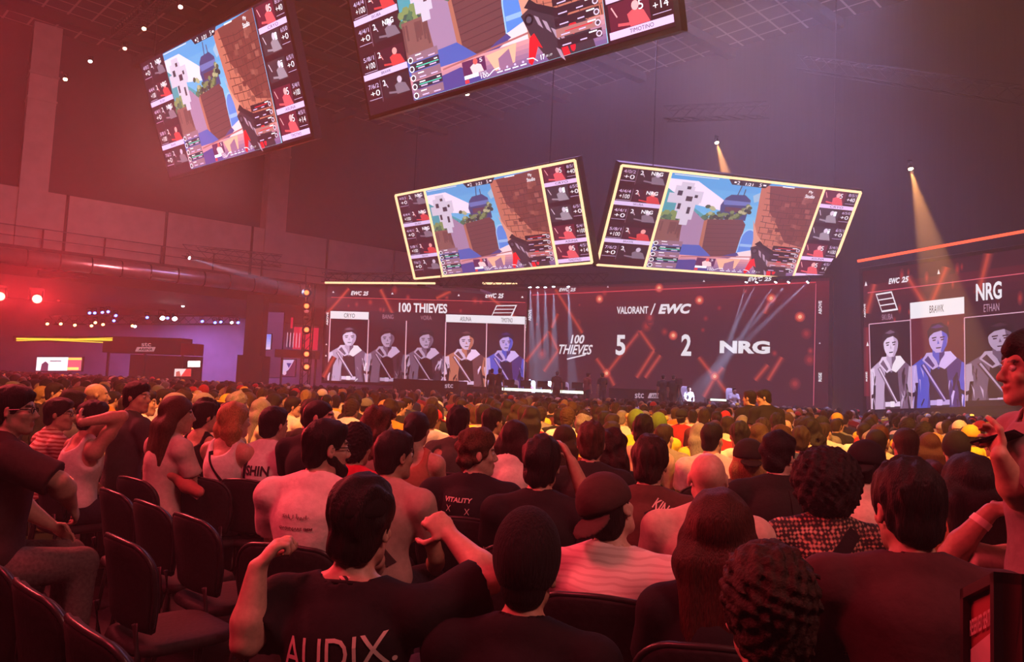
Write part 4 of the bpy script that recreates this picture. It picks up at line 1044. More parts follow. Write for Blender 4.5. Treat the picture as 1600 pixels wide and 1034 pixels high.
def make_chair():
    root = empty('stacking_chair')
    out = [(-.19, .50), (.19, .50)]
    out = []
    for i in range(9): out.append((-.19 + .38 * i / 8, .50))
    for i in range(5): out.append((.20 + .032 * math.sin(PI * i / 8), .53 + .042 * i))
    for i in range(9): t = PI / 2 * i / 8; out.append((.115 + .118 * math.cos(t), .735 + .11 * math.sin(t)))
    for i in range(1, 6): out.append((.115 - .23 * i / 6, .845 + .008 * math.sin(PI * i / 6)))
    for i in range(9): t = PI / 2 * (1 + i / 8); out.append((-.115 + .118 * math.cos(t), .735 + .11 * math.sin(t)))
    for i in range(5): out.append((-.20 - .032 * math.sin(PI * (4 - i) / 8), .698 - .042 * i))
    yf = lambda x, z: -.20 - .16 * (z - .5) + .9 * x * x
    pad(out, yf, .018, .03).build('backrest', CHM, root, True)
    pts = [(x * 1.01, yf(x, z) - .004, z) for x, z in out[9:]]
    MB().path(pts, .011, 6).build('back_frame', CHF, root, True)
    so = [(.22 * math.copysign(abs(math.cos(t)) ** .5, math.cos(t)), .22 * math.copysign(abs(math.sin(t)) ** .5, math.sin(t))) for t in [2 * PI * i / 28 for i in range(28)]]
    m = pad(so, lambda x, z: 0, .02, .03); m.v = [(x, z - .01, .43 + y) for x, y, z in m.v]; m.build('seat', CHM, root, True)
    for x in (-1, 1):
        MB().path([(x * .205, .19, .42), (x * .21, .21, .3), (x * .215, .23, .0)], .012, 6).build('leg', CHF, root, True)
        MB().path([(x * .205, -.24, .56), (x * .21, -.22, .42), (x * .215, -.28, .0)], .012, 6).build('leg', CHF, root, True)
    return root

def kids(o): return [c for c in o.children]
def copy_tree(o):
    r = o.copy(); COL.objects.link(r)
    for c in kids(o):
        d = c.copy(); COL.objects.link(d); d.parent = r
        for g in kids(c):
            e = g.copy(); COL.objects.link(e); e.parent = d
    return r

CHAIR0 = make_chair(); CHAIR_USED = []
def chair(x, y, rz, label, group):
    o = CHAIR0 if not CHAIR_USED else copy_tree(CHAIR0); CHAIR_USED.append(o)
    o.location = (x, y, 0); o.rotation_euler = (0, 0, rz); tag(o, label, 'chair', group); return o

# ------------------------------------------------------------------ the people near the camera
OCC = []                       # ground spots already taken
def hero(px, py, d, label, face=0, yaw=0, pitch=0, roll=0, hair='short', hc='black', tone='light', shirt=(.02, .02, .02), sh=.19, build=1.0, sleeve=.62, stand=False,
         arms=None, hs=1.0, lean=0.0, h=None, fine=None, seed=None, chair_label=None, shirt_kw={}, legs=(.02, .02, .03), up=None, extra=None, hairmat=None, visible_face=True, cat='person', sx=0.0, hair_h=None):
    "person whose head top is seen at photo pixel (px, py), d metres away; face = degrees turned clockwise from the middle block"
    DS = 1.17 if d < 9 else 1.0; d0, d = d, d * DS; hs *= .95
    p = at(px, py, d); hair_up = {'medium': .025, 'short': .012, 'curly': .025, 'wavy': .025, 'afro': .075, 'bun': .03, 'long': .02, 'longcurly': .035, 'bob': .02}.get(hair, 0.005) if up is None else up
    top = p.z - hair_up; rz = FACING - math.radians(face); seed = seed if seed is not None else int(px * 7 + py) % 997
    c, s_ = math.cos(rz), math.sin(rz); hx, hy = sx, lean + .02
    root = tag(empty('person', (p.x - (hx * c - hy * s_), p.y - (hx * s_ + hy * c), 0), rz), label, cat)
    fig = Figure(top, math.radians(yaw), math.radians(pitch), math.radians(roll), lean, sh, build, stand, hs, sx)
    inv = Matrix.Rotation(-rz, 3, 'Z')
    loc = lambda q: np.array(inv @ (V(at(q[0], q[1], q[2] * DS)) - V(root.location)))
    if arms:
        for side, a in arms.items():
            k = dict(a); e = k.pop('e'); w = k.pop('w'); fig.arm_at(side, loc(e) if len(e) == 3 and k.pop('pix', True) else np.array(e), loc(w), **k)
    h = h or (.0085 if d0 < 2.6 else .010 if d0 < 4.2 else .013); fine = (d0 < 3.4) if fine is None else fine
    seen = visible_face
    body = link_mesh('body', skin_mesh('body', fig, h, fine, TONES[tone], True), SKIN, root)
    SH = fig.shirt(sleeve=sleeve, seed=seed, **shirt_kw); sh_o = piece('shirt', SH, max(h, .010), CLOTH, root, shirt); sh_o['label'] = 'shirt'
    collar_band(fig, root, [v * .9 for v in shirt], shirt_kw.get('neck', .062) + .003) if not shirt_kw.get('tank') else None
    piece('trousers', fig.trousers(), .014, DENIM, root, legs)
    piece('shoe', fig.shoes(), .013, CLOTH, root, (.25, .25, .25))
    if hair != 'none':
        ho = piece('hair', fig.hair(hair, seed), hair_h or min(h, .009), hairmat or (CURLM if hair in ('curly', 'afro', 'longcurly', 'wavy') else HAIRM), root, HAIRC[hc])
    OCC.append((root.location.x, root.location.y, .36 if not stand else .4))
    if chair_label and not stand: chair(root.location.x, root.location.y, rz, chair_label, 'audience chairs')
    if extra: extra(fig, SH, root)
    return root, fig, SH

def cap_on(col, back=False, peak=True, mat_=None, t=.022):
    def f(fig, S, root):
        o = piece('cap', fig.cap(back, t), .009, mat_ or CLOTH, root, col)
        if peak: b = piece('visor', fig.brim(back), .008, mat_ or CLOTH, root, col); b.parent = o
    return f

def lanyard(col, words=False):
    def f(fig, S, root):
        n = fig.neck; pts = [(-.085, .045, -.05), (-.078, -.0, -.02), (-.06, -.045, .012), (0, -.068, .022), (.06, -.045, .012), (.078, 0, -.02), (.085, .045, -.05)]
        fine = []
        for a, b in zip(pts, pts[1:]):
            for i in range(4): fine.append(np.array(a) + (np.array(b) - np.array(a)) * i / 4)
        fine.append(np.array(pts[-1])); vs = []; fs = []
        for q in fine:
            r_ = np.array((q[0], q[1], 0)); r_ /= (np.linalg.norm(r_) or 1)
            for dz, k in ((.011, .0), (-.011, .006)): vs.append(tuple(n + q + r_ * k + (0, 0, dz)))
            for dz, k in ((-.011, .002), (.011, -.004)): vs.append(tuple(n + q + r_ * k + (0, 0, dz)))
        for i in range(len(fine) - 1):
            for j in range(4): fs.append((i * 4 + j, i * 4 + (j + 1) % 4, (i + 1) * 4 + (j + 1) % 4, (i + 1) * 4 + j))
        me = bpy.data.meshes.new('lanyard'); me.from_pydata(vs, [], fs); me.update(); me.polygons.foreach_set('use_smooth', [True] * len(fs)); me.materials.append(LANY if words else CLOTH)
        o = bpy.data.objects.new('lanyard', me); COL.objects.link(o); o.parent = root; o.color = (*col, 1)
    return f

def stripe_mat(name, c1, c2, axis, freq, duty=.35, cell=False):
    m = bpy.data.materials.new(name); nt, b = nodes(m); N, L = nt.nodes, nt.links; b.inputs['Roughness'].default_value = .85
    tc = N.new('ShaderNodeTexCoord'); nz = N.new('ShaderNodeTexNoise'); nz.inputs['Scale'].default_value = 9; mp = N.new('ShaderNodeMapping')
    mix = N.new('ShaderNodeMix'); mix.data_type = 'VECTOR'; mix.inputs[0].default_value = .03
    L.new(tc.outputs['Object'], nz.inputs['Vector']); L.new(tc.outputs['Object'], mix.inputs[4]); L.new(nz.outputs['Color'], mix.inputs[5])
    w = N.new('ShaderNodeTexWave'); w.bands_direction = axis; w.inputs['Scale'].default_value = freq; w.inputs['Distortion'].default_value = 0.6; w.inputs['Detail'].default_value = 1
    r = N.new('ShaderNodeValToRGB'); r.color_ramp.elements[0].position = duty; r.color_ramp.elements[0].color = (*c1, 1); r.color_ramp.elements[1].position = duty + .12; r.color_ramp.elements[1].color = (*c2, 1)
    L.new(mix.outputs[1], w.inputs['Vector']); L.new(w.outputs['Fac'], r.inputs['Fac']); L.new(r.outputs['Color'], b.inputs['Base Color']); return m
LANY = stripe_mat('zigzag_lanyard', (.02, .01, .012), (.75, .35, .35), 'DIAGONAL', 22, .5)
PINSTRIPE = stripe_mat('pale_striped_shirt', (.58, .44, .42), (.70, .57, .54), 'Z', 15.0, .2)
BARSHIRT = stripe_mat('striped_shirt', (.35, .08, .08), (.70, .55, .5), 'Z', 12, .4)
def tribal():
    "small blocks of black, rust and cream in rows, like a printed holiday shirt"
    m = bpy.data.materials.new('patterned_print'); nt, b = nodes(m); N, L = nt.nodes, nt.links; b.inputs['Roughness'].default_value = .85
    tc = N.new('ShaderNodeTexCoord'); mp = N.new('ShaderNodeMapping'); mp.inputs['Rotation'].default_value = (0, .12, 0); mp.inputs['Scale'].default_value = (1, .4, 1); L.new(tc.outputs['Object'], mp.inputs['Vector'])
    sw = N.new('ShaderNodeSeparateXYZ'); L.new(mp.outputs[0], sw.inputs[0]); cb = N.new('ShaderNodeCombineXYZ'); L.new(sw.outputs[0], cb.inputs[0]); L.new(sw.outputs[2], cb.inputs[1])
    v1 = N.new('ShaderNodeTexVoronoi'); v1.distance = 'MANHATTAN'; v1.inputs['Scale'].default_value = 58; v1.inputs['Randomness'].default_value = .35; L.new(cb.outputs[0], v1.inputs['Vector'])
    r1 = N.new('ShaderNodeValToRGB'); r1.color_ramp.interpolation = 'CONSTANT'; e = r1.color_ramp.elements; e[0].position = 0; e[0].color = (.62, .42, .32, 1); e[1].position = .38; e[1].color = (.03, .012, .014, 1)
    k = e.new(.45); k.color = (.55, .34, .26, 1); k = e.new(.58); k.color = (.02, .01, .012, 1)
    L.new(v1.outputs['Distance'], r1.inputs['Fac'])
    bk = N.new('ShaderNodeTexBrick'); bk.inputs['Scale'].default_value = 1; bk.inputs['Brick Width'].default_value = .09; bk.inputs['Row Height'].default_value = .030; bk.inputs['Mortar Size'].default_value = .004; bk.inputs['Color1'].default_value = (1, 1, 1, 1); bk.inputs['Color2'].default_value = (.18, .09, .08, 1); bk.inputs['Mortar'].default_value = (.9, .7, .55, 1)
    L.new(cb.outputs[0], bk.inputs['Vector']); mx = N.new('ShaderNodeMix'); mx.data_type = 'RGBA'; mx.blend_type = 'MULTIPLY'; mx.inputs[0].default_value = .85
    L.new(r1.outputs[0], mx.inputs[6]); L.new(bk.outputs[0], mx.inputs[7]); L.new(mx.outputs[2], b.inputs['Base Color']); return m
TRIBAL = tribal()
def swap(root, name, m):
    for c in root.children:
        if c.name.split('.')[0] == name: c.data.materials[0] = m
def glasses(fig, S, root):
    H = fig.H; mb = MB()
    for x in (-1, 1):
        c = [H((x * .033 + .021 * math.cos(t), .098, .008 + .017 * math.sin(t))) for t in [2 * PI * i / 12 for i in range(13)]]
        mb.path([tuple(q) for q in c], .0022, 5); mb.path([tuple(H((x * .056, .095, .012))), tuple(H((x * .080, .05, .012))), tuple(H((x * .084, -.01, .008)))], .0025, 5)
    mb.path([tuple(H((-.012, .101, .012))), tuple(H((.012, .101, .012)))], .0022, 5); mb.build('spectacles', GLASSM, root)
def beard(col=(.012, .008, .007), L=.03):
    def f(fig, S, root):
        B = Sdf(); H = fig.H; R = fig.R
        B.rc(H((-.056, .01, -.05)), H((-.022, .07, -.10)), .026, .026, .03); B.rc(H((.056, .01, -.05)), H((.022, .07, -.10)), .026, .026, .03); B.el(H((0, .076, -.108)), (.036, .028, .026 + L), R, .03)
        B.rc(H((-.02, .1, -.05)), H((.02, .1, -.05)), .008, .008, .01); B.cutel(H((0, .105, -.066)), (.024, .02, .010), R, .004); B.noise = wobble(3, .003, 120)
        o = piece('beard', B, .008, HAIRM, root, col)
    return f
def many(*fs):
    def f(*a):
        for g in fs: g(*a)
    return f

WH, BK = (.72, .70, .68), (.014, .012, .014)
# -- front row
def _audix(fig, S, root):
    lettering('printed_word', S, 'AUDIX.', .02, fig.neck[2] - .15, .31, root, (.62, .50, .46), h=.085, tilt=.10); lanyard((.02, .01, .015), True)(fig, S, root)
    C = Sdf(); H = fig.H; R = fig.R
    C.el(H((0, -.018, .05)), (.094, .114, .092), R, .01); nw = R @ np.array((0, .18, 1.0)); C.cutplane(nw, nw @ fig.head + .112, k=.02); nw = R @ np.array((0, .1, -1)); C.cutplane(nw, nw @ fig.head - .045, k=.01)
    piece('cap', C, .008, CLOTH, root, (.012, .009, .010))
hero(564, 744, 1.95, 'person in black AUDIX T-shirt raising both forearms', face=0, yaw=-8, pitch=3, hair='medium', hc='black', shirt=(.012, .010, .012), sh=.22, build=1.12, sleeve=.80, hs=1.09, seed=4,
     arms={-1: dict(e=(384, 1004, 1.82), w=(402, 888, 1.86), hand_d=(.45, .35, .75), curl=1.15, palm=(.8, .5, -.4), thumb=(.3, .6, .3)), 1: dict(e=(768, 905, 1.98), w=(705, 838, 2.10), hand_d=(-.6, .15, .45), curl=1.75, palm=(-.35, .9, -.3), thumb=(-.6, .5, -.5))},
     shirt_kw=dict(neck=.090, ease=.018), extra=_audix, up=.03, h=.0075)
def _beanie(fig, S, root):
    C = fig.beanie(.024, .05); nw = fig.R @ np.array((0, 0, 1.)); piece('beanie', C, .008, mat('ribbed_knit', (.01, .008, .009), .95, vary=.3, scale=40, bump=.8, stretch=(4, 4, .3)), root)
    lanyard((.5, .1, .12), True)(fig, S, root)
hero(826, 787, 1.85, 'person in tall black beanie and patterned lanyard', face=2, hair='buzz', hc='black', tone='tan', shirt=(.010, .008, .010), sh=.215, build=1.08, hs=1.0, seed=9, extra=_beanie, up=.085, pitch=2)
def _cap(fig, S, root):
    cap_on((.055, .028, .026), True)(fig, S, root); mb = MB()
    for a in (-.9, -.3, .3, .9):
        p = fig.H((.078 * math.sin(a), -.012 - .095 * math.cos(a), .10)); mb.sphere(tuple(p), .004, 8, 6)
    mb.build('eyelet', PRINT, root).color = (.3, .2, .18, 1); swap(root, 'shirt', PINSTRIPE)
hero(960, 741, 2.35, 'person in pale striped shirt and backwards brown cap, head tilted', face=6, roll=-16, yaw=-20, pitch=-16, hair='short', hc='black', shirt=(.6, .5, .5), sh=.215, build=1.1, seed=12, extra=_cap, up=.02, shirt_kw=dict(collar=True, fold=.009), chair_label='black chair behind the pale striped shirt', lean=-.02)
hero(1124, 764, 1.98, 'person with long dark auburn hair hanging down the back', face=2, yaw=-8, hair='long', hc='auburn', shirt=(.012, .010, .012), sh=.17, build=.95, seed=14, hs=1.08, chair_label='black chair behind the long auburn hair')
hero(1205, 860, 1.42, 'person with dark tousled short hair, cut off by the bottom of the picture', face=-4, yaw=6, hair='curly', hc='dark brown', shirt=(.02, .012, .014), sh=.2, seed=15, hs=1.06, hair_h=.006)
def _big(fig, S, root): lanyard((.6, .15, .15), True)(fig, S, root)
hero(1425, 722, 1.93, 'person with thick straight black hair, dark shirt and zigzag lanyard beside the sign', face=6, yaw=16, pitch=6, hair='medium', hc='black', tone='tan', shirt=(.055, .018, .022), sh=.24, build=1.22, hs=1.08, seed=16, extra=_big, shirt_kw=dict(neck=.072, ease=.02), sleeve=.9)
def _afro(fig, S, root):
    swap(root, 'shirt', TRIBAL); n = fig.neck[2]; strap('shoulder_strap', S, [(.10, n - .02), (-.02, n - .15), (-.13, n - .36)], .055, root, (.012, .010, .012))
hero(1291, 696, 2.85, 'person with big black afro and patterned print shirt', face=0, hair='afro', hair_h=.0075, hc='black', tone='deep', shirt=(.3, .2, .2), sh=.20, build=1.0, seed=17, extra=_afro, sleeve=.75, shirt_kw=dict(collar=True))
hero(1107, 707, 2.75, 'bald person in a beige T-shirt', face=2, hair='none', tone='light', shirt=(.52, .40, .32), sh=.20, build=1.08, seed=18, up=0, h=.009)
def _king(fig, S, root):
    n = fig.neck[2]; lettering('printed_word', S, 'KING', .085, n - .05, .10, root, (.75, .55, .5), h=.05, tilt=-.55, bold=.02); strap('shoulder_strap', S, [(.02, n - .06), (.15, n - .36)], .05, root, BK)
    lettering('printed_mark', S, '+', .03, n - .19, .03, root, (.75, .55, .5), h=.03)
hero(1016, 682, 3.22, 'person with dark brown hair and brown T-shirt with pale curved lettering', face=6, yaw=-6, hair='medium', hc='dark brown', tone='tan', shirt=(.09, .040, .032), sh=.21, build=1.05, seed=19, extra=_king)
hero(847, 682, 3.0, 'person in black T-shirt holding a hand to the head', face=0, yaw=-5, hair='medium', hc='black', tone='tan', shirt=BK, sh=.20, seed=20, arms={1: dict(e=(925, 800, 3.0), w=(893, 722, 3.02), hand_d=(-.35, .25, .6), curl=.7, palm=(-.8, .2, .2), thumb=(0, .6, .5))}, sleeve=.55, chair_label='black chair below the raised arm and black T-shirt')
def _vita(fig, S, root):
    n = fig.neck[2]; lettering('printed_word', S, 'VITALITY', -.035, n - .085, .155, root, (.62, .5, .48), h=.024, bold=.03, shear=.1); lettering('printed_mark', S, 'X', -.085, n - .13, .028, root, (.62, .5, .48), h=.032); lettering('printed_mark', S, 'X', .02, n - .14, .028, root, (.62, .5, .48), h=.032)
hero(742, 670, 3.55, 'person in black VITALITY shirt with face in profile', face=0, yaw=-68, hair='wavy', hc='brown', tone='light', shirt=(.012, .010, .013), sh=.22, build=1.1, seed=21, extra=_vita, h=.008, chair_label='black chair behind the black VITALITY shirt')
hero(614, 673, 3.2, 'person with cropped black hair and grey beige T-shirt turned half away', face=12, yaw=-22, hair='short', hc='black', tone='tan', shirt=(.40, .29, .25), sh=.20, seed=22, extra=lambda f, S, r: strap('shoulder_strap', S, [(-.12, f.neck[2] - .04), (.02, f.neck[2] - .2), (.12, f.neck[2] - .34)], .03, r, (.05, .03, .03)))
def _arab(fig, S, root):
    n = fig.neck[2]; glasses(fig, S, root); beard()(fig, S, root); lettering('printed_word', S, 'ﻛﻔﺎل أﺑﻮﻳﺎء'[::1], .0, n - .125, .13, root, (.12, .06, .06), h=.024, bold=.01); lettering('printed_word', S, 'GWJHNJARE IMM', .0, n - .175, .15, root, (.10, .05, .05), h=.014, bold=.03)
hero(505, 656, 2.85, 'bearded person with spectacles in white T-shirt with small dark print', face=4, yaw=-42, pitch=2, hair='short', hc='black', tone='light', shirt=(.70, .62, .58), sh=.215, build=1.08, seed=23, extra=_arab, h=.008, chair_label='black chair behind the white T-shirt with small dark print')
hero(557, 663, 3.9, 'person with dark curly hair and bright red top', face=0, yaw=-10, hair='curly', hc='black', tone='tan', shirt=(.6, .02, .05), sh=.17, build=.92, seed=24)
hero(497, 625, 4.25, 'person with short black hair in profile above a black shirt', face=8, yaw=-72, hair='buzz', hc='black', tone='light', shirt=BK, sh=.20, seed=25, h=.009)
def _shin(fig, S, root):
    n = fig.neck[2]; lettering('printed_word', S, 'SHIN', .02, n - .15, .16, root, (.03, .02, .03), h=.065, bold=.03); strap('shoulder_strap', S, [(-.07, n - .02), (-.085, n - .2), (.02, n - .36)], .028, root, BK)
hero(427, 636, 4.45, 'person in white SHIN T-shirt with thin black strap', face=6, yaw=-18, hair='short', hc='black', tone='light', shirt=WH, sh=.20, seed=26, extra=_shin, chair_label='black chair behind the white SHIN T-shirt')
hero(366, 627, 4.45, 'person with straight streaked blond bob and white halter top', face=14, yaw=-18, hair='bob', hc='blond', tone='light', shirt=WH, sh=.17, build=.9, seed=27, shirt_kw=dict(tank=True), extra=lambda f, S, r: strap('shoulder_strap', S, [(-.06, f.neck[2] - .06), (.12, f.neck[2] - .3)], .012, r, BK), chair_label='black chair behind the white halter top')
hero(321, 624, 5.0, 'person with short black hair and bare back crossed by black straps', face=20, yaw=-24, hair='medium', hc='black', tone='light', shirt=BK, sh=.18, build=.95, seed=28, shirt_kw=dict(tank=True), extra=lambda f, S, r: strap('top_strap', f.body(False, False), [(-.08, f.neck[2] - .02), (-.02, f.neck[2] - .2)], .012, r, BK), chair_label='black chair behind the bare back with black straps')
hero(276, 618, 4.3, 'person with very long brown hair and pale blouse', face=26, yaw=-30, hair='long', hc='brown', tone='light', shirt=(.6, .5, .45), sh=.17, build=.9, seed=29, chair_label='black chair behind the very long brown hair')
def _strp(fig, S, root): swap(root, 'shirt', BARSHIRT); glasses(fig, S, root)
hero(92, 622, 4.9, 'person with spectacles and red striped pale shirt, face turned aside', face=32, yaw=-36, hair='short', hc='black', tone='light', shirt=WH, seed=30, extra=_strp)
hero(144, 626, 4.6, 'person in white tank top resting an arm behind the head', face=30, yaw=-6, pitch=4, hair='short', hc='black', tone='light', shirt=WH, sh=.19, seed=31, shirt_kw=dict(tank=True), arms={1: dict(e=(191, 650, 4.5), w=(128, 660, 4.36), hand_d=(-1, .1, .1), curl=.6, palm=(.0, .8, .2))}, h=.010, fine=True, chair_label='black chair behind the white tank top')
hero(150, 599, 5.9, 'bald person between the dark haired heads in the red light', face=30, yaw=-20, hair='none', tone='light', shirt=BK, seed=32, up=0)
def _shades(fig, S, root): glasses(fig, S, root)
hero(20, 603, 3.25, 'heavyset person in dark T-shirt and grey trousers with forearm on thigh', face=36, yaw=-28, hair='short', hc='black', tone='light', shirt=(.05, .03, .03), sh=.235, build=1.35, seed=33, extra=_shades, legs=(.16, .12, .12), sleeve=.9, arms={1: dict(e=(92, 752, 3.1), w=(112, 790, 3.22), curl=.6)}, h=.010, chair_label='black chair under the heavyset person in grey trousers')
hero(214, 596, 5.0, 'person in charcoal shirt looking across, face in profile', face=26, yaw=-62, hair='short', hc='black', tone='light', shirt=(.05, .045, .055), seed=34)
hero(590, 633, 4.6, 'person with long frizzy brown hair and sunglasses pushed up', face=6, yaw=-40, hair='longcurly', hc='brown', tone='light', shirt=(.3, .22, .2), sh=.17, build=.9, seed=35)
hero(652, 644, 4.3, 'person with sleek black ponytail', face=4, yaw=0, hair='pony', hc='black', tone='light', shirt=(.4, .15, .1), sh=.17, build=.9, seed=36, shirt_kw=dict(tank=True))
hero(716, 636, 5.2, 'person with cropped dark hair leaning an arm over the next chair', face=0, yaw=-20, hair='medium', hc='black', tone='tan', shirt=(.06, .07, .055), seed=37, arms={-1: dict(e=(690, 712, 5.1), w=(655, 714, 5.25), curl=.3)}, chair_label='black chair beside the arm laid over chairs')
hero(768, 638, 5.75, 'person with dark hair and pale T-shirt sitting sideways', face=10, yaw=-24, hair='short', hc='black', tone='tan', shirt=(.62, .55, .45), seed=38)
hero(925, 660, 4.0, 'person with brown hair and black shirt crossed by wide beige strap', face=0, yaw=4, hair='medium', hc='brown', tone='tan', shirt=(.02, .02, .018), sh=.20, seed=39, extra=lambda f, S, r: strap('shoulder_strap', S, [(-.07, f.neck[2] - .05), (.15, f.neck[2] - .16)], .04, r, (.5, .33, .2)), chair_label='black chair behind the wide beige strap')
hero(955, 668, 4.4, 'person with long dark curls beside the beige strap', face=4, yaw=-12, hair='longcurly', hc='dark brown', tone='tan', shirt=(.03, .03, .025), sh=.165, build=.88, seed=40)
def _rings(fig, S, root):
    n = fig.neck[2]; strap('shoulder_strap', S, [(.08, n - .03), (.12, n - .3)], .045, root, (.02, .02, .018))
    for cx in (.02, .12):
        q = onto(S, [(cx + a, 0, n - .21 + b) for a, b in ((-.02, .02), (-.02, -.02), (.02, -.02), (.02, .02))], lift=.006); MB().path([tuple(p) for p in q], .004, 6).build('metal_ring', mat('bright_metal', (.8, .78, .74), .25, 1.0), root)
hero(1214, 676, 3.7, 'person with tousled black hair and black shirt with two metal rings', face=4, yaw=-40, hair='wavy', hc='black', tone='light', shirt=(.016, .016, .014), sh=.21, build=1.05, seed=41, extra=_rings, sleeve=.7, chair_label='black chair behind the shirt with two metal rings')
hero(1171, 690, 4.5, 'person with fluffy blond hair under a backwards black cap', face=0, hair='bob', hc='blond', tone='light', shirt=(.10, .09, .07), sh=.17, build=.92, seed=42, extra=cap_on((.02, .018, .016), True, t=.036))
hero(1352, 692, 3.5, 'person in backwards black cap and cream shirt behind the afro', face=10, yaw=-22, hair='short', hc='black', tone='tan', shirt=(.65, .56, .42), seed=43, extra=cap_on((.014, .013, .014), True), chair_label='black chair behind the cream shirt')
hero(1515, 707, 2.62, 'person with long smooth black hair falling over a yellow top', face=-2, hair='long', hc='black', tone='tan', shirt=(.66, .50, .2), sh=.17, build=.92, seed=44, hs=1.0)
hero(1648, 742, 2.38, 'person leaning an elbow on the chair, cream sleeve and pale wristwatch', face=0, hair='short', hc='black', tone='tan', shirt=(.66, .55, .42), sh=.18, build=1.0, seed=47, arms={-1: dict(e=(1484, 868, 2.32), w=(1548, 798, 2.30), curl=.5, hand_d=(.9, .1, .2), palm=(0, .3, -.9))}, sleeve=.82,
     extra=lambda f, S, r: (MB().tube(tuple(f.arms[-1]['w'] * .82 + f.arms[-1]['e'] * .18), tuple(f.arms[-1]['w'] * .70 + f.arms[-1]['e'] * .30), .035, .037, 14, False).build('wristwatch', mat('pale_strap', (.75, .66, .56), .4), r, True), lettering('printed_word', S, 'AXS', -.27, f.neck[2] - .085, .07, r, (.05, .04, .04), h=.024)))
hero(1416, 668, 4.3, 'person with shaved nape, dark crown and white top', face=0, hair='buzz', hc='dark brown', tone='tan', shirt=WH, seed=45)
hero(1455, 712, 3.6, 'person with reddish hair tied in a bun', face=0, hair='bun', hc='auburn', tone='light', shirt=(.5, .4, .3), sh=.16, build=.88, seed=46)
# -- standing person at the right edge, in profile, holding a phone
st_root, st_fig, _ = hero(1622, 518, 2.2, 'standing person in grey T-shirt seen in profile, holding a phone', face=-92, yaw=-2, hair='wavy', hc='black', tone='tan', shirt=(.27, .20, .20), sh=.21, build=1.12, stand=True, seed=50, h=.0075, sleeve=.8, legs=(.016, .014, .018),
     arms={-1: dict(e=(1594, 778, 2.12), w=(1562, 712, 2.10), hand_d=(.8, -.3, .5), curl=.9, palm=(.3, .8, .3), thumb=(.2, .3, .9)), 1: dict(e=(1650, 790, 2.4), w=(1660, 880, 2.35), curl=.4)})
ph = MB().box((0, 0, 0), (.075, .009, .15), None).build('phone', mat('phone_glass', (.02, .02, .03), .1), bevel=.004); ph.location = at(1536, 682, 2.8); ph.rotation_euler = (.5, 1.2, .3); tag(ph, 'dark phone held up by the standing person', 'phone')
# ------------------------------------------------------------------ empty chairs of the angled side block
LB = math.radians(-43); LA = V((.735, -.678, 0)); LN = V((.678, .735, 0))
k_ = 0
for r_, (org, i0, i1) in enumerate(((V((-1.45 + .17, 2.7 - .15, 0)), -3, 4), (V((-2.94 + .17, 5.3 - .15, 0)), -2, 5), (V((-1.45 - .60, 2.7 - .80, 0)), -2, 3), (V((-2.1, 3.95, 0)), -1, 4))):
    for i in range(i0, i1):
        p = org + LA * (.49 * i)
        if any((p.x - a) ** 2 + (p.y - b) ** 2 < .21 for a, b, c in OCC): continue
        nth = ('first', 'second', 'third', 'fourth', 'fifth', 'sixth', 'seventh')[i - i0]
        chair(p.x, p.y, LB, '%s empty black chair from the gallery end of the %s' % (nth, ('row beside the raised left forearm', 'row behind the white tank top', 'row at the bottom corner', 'second row beside the heavyset person')[r_]) if r_ != 0 else '%s empty black chair beside the heavyset person in grey trousers' % nth, 'empty side block chairs')
        OCC.append((p.x, p.y, .3))

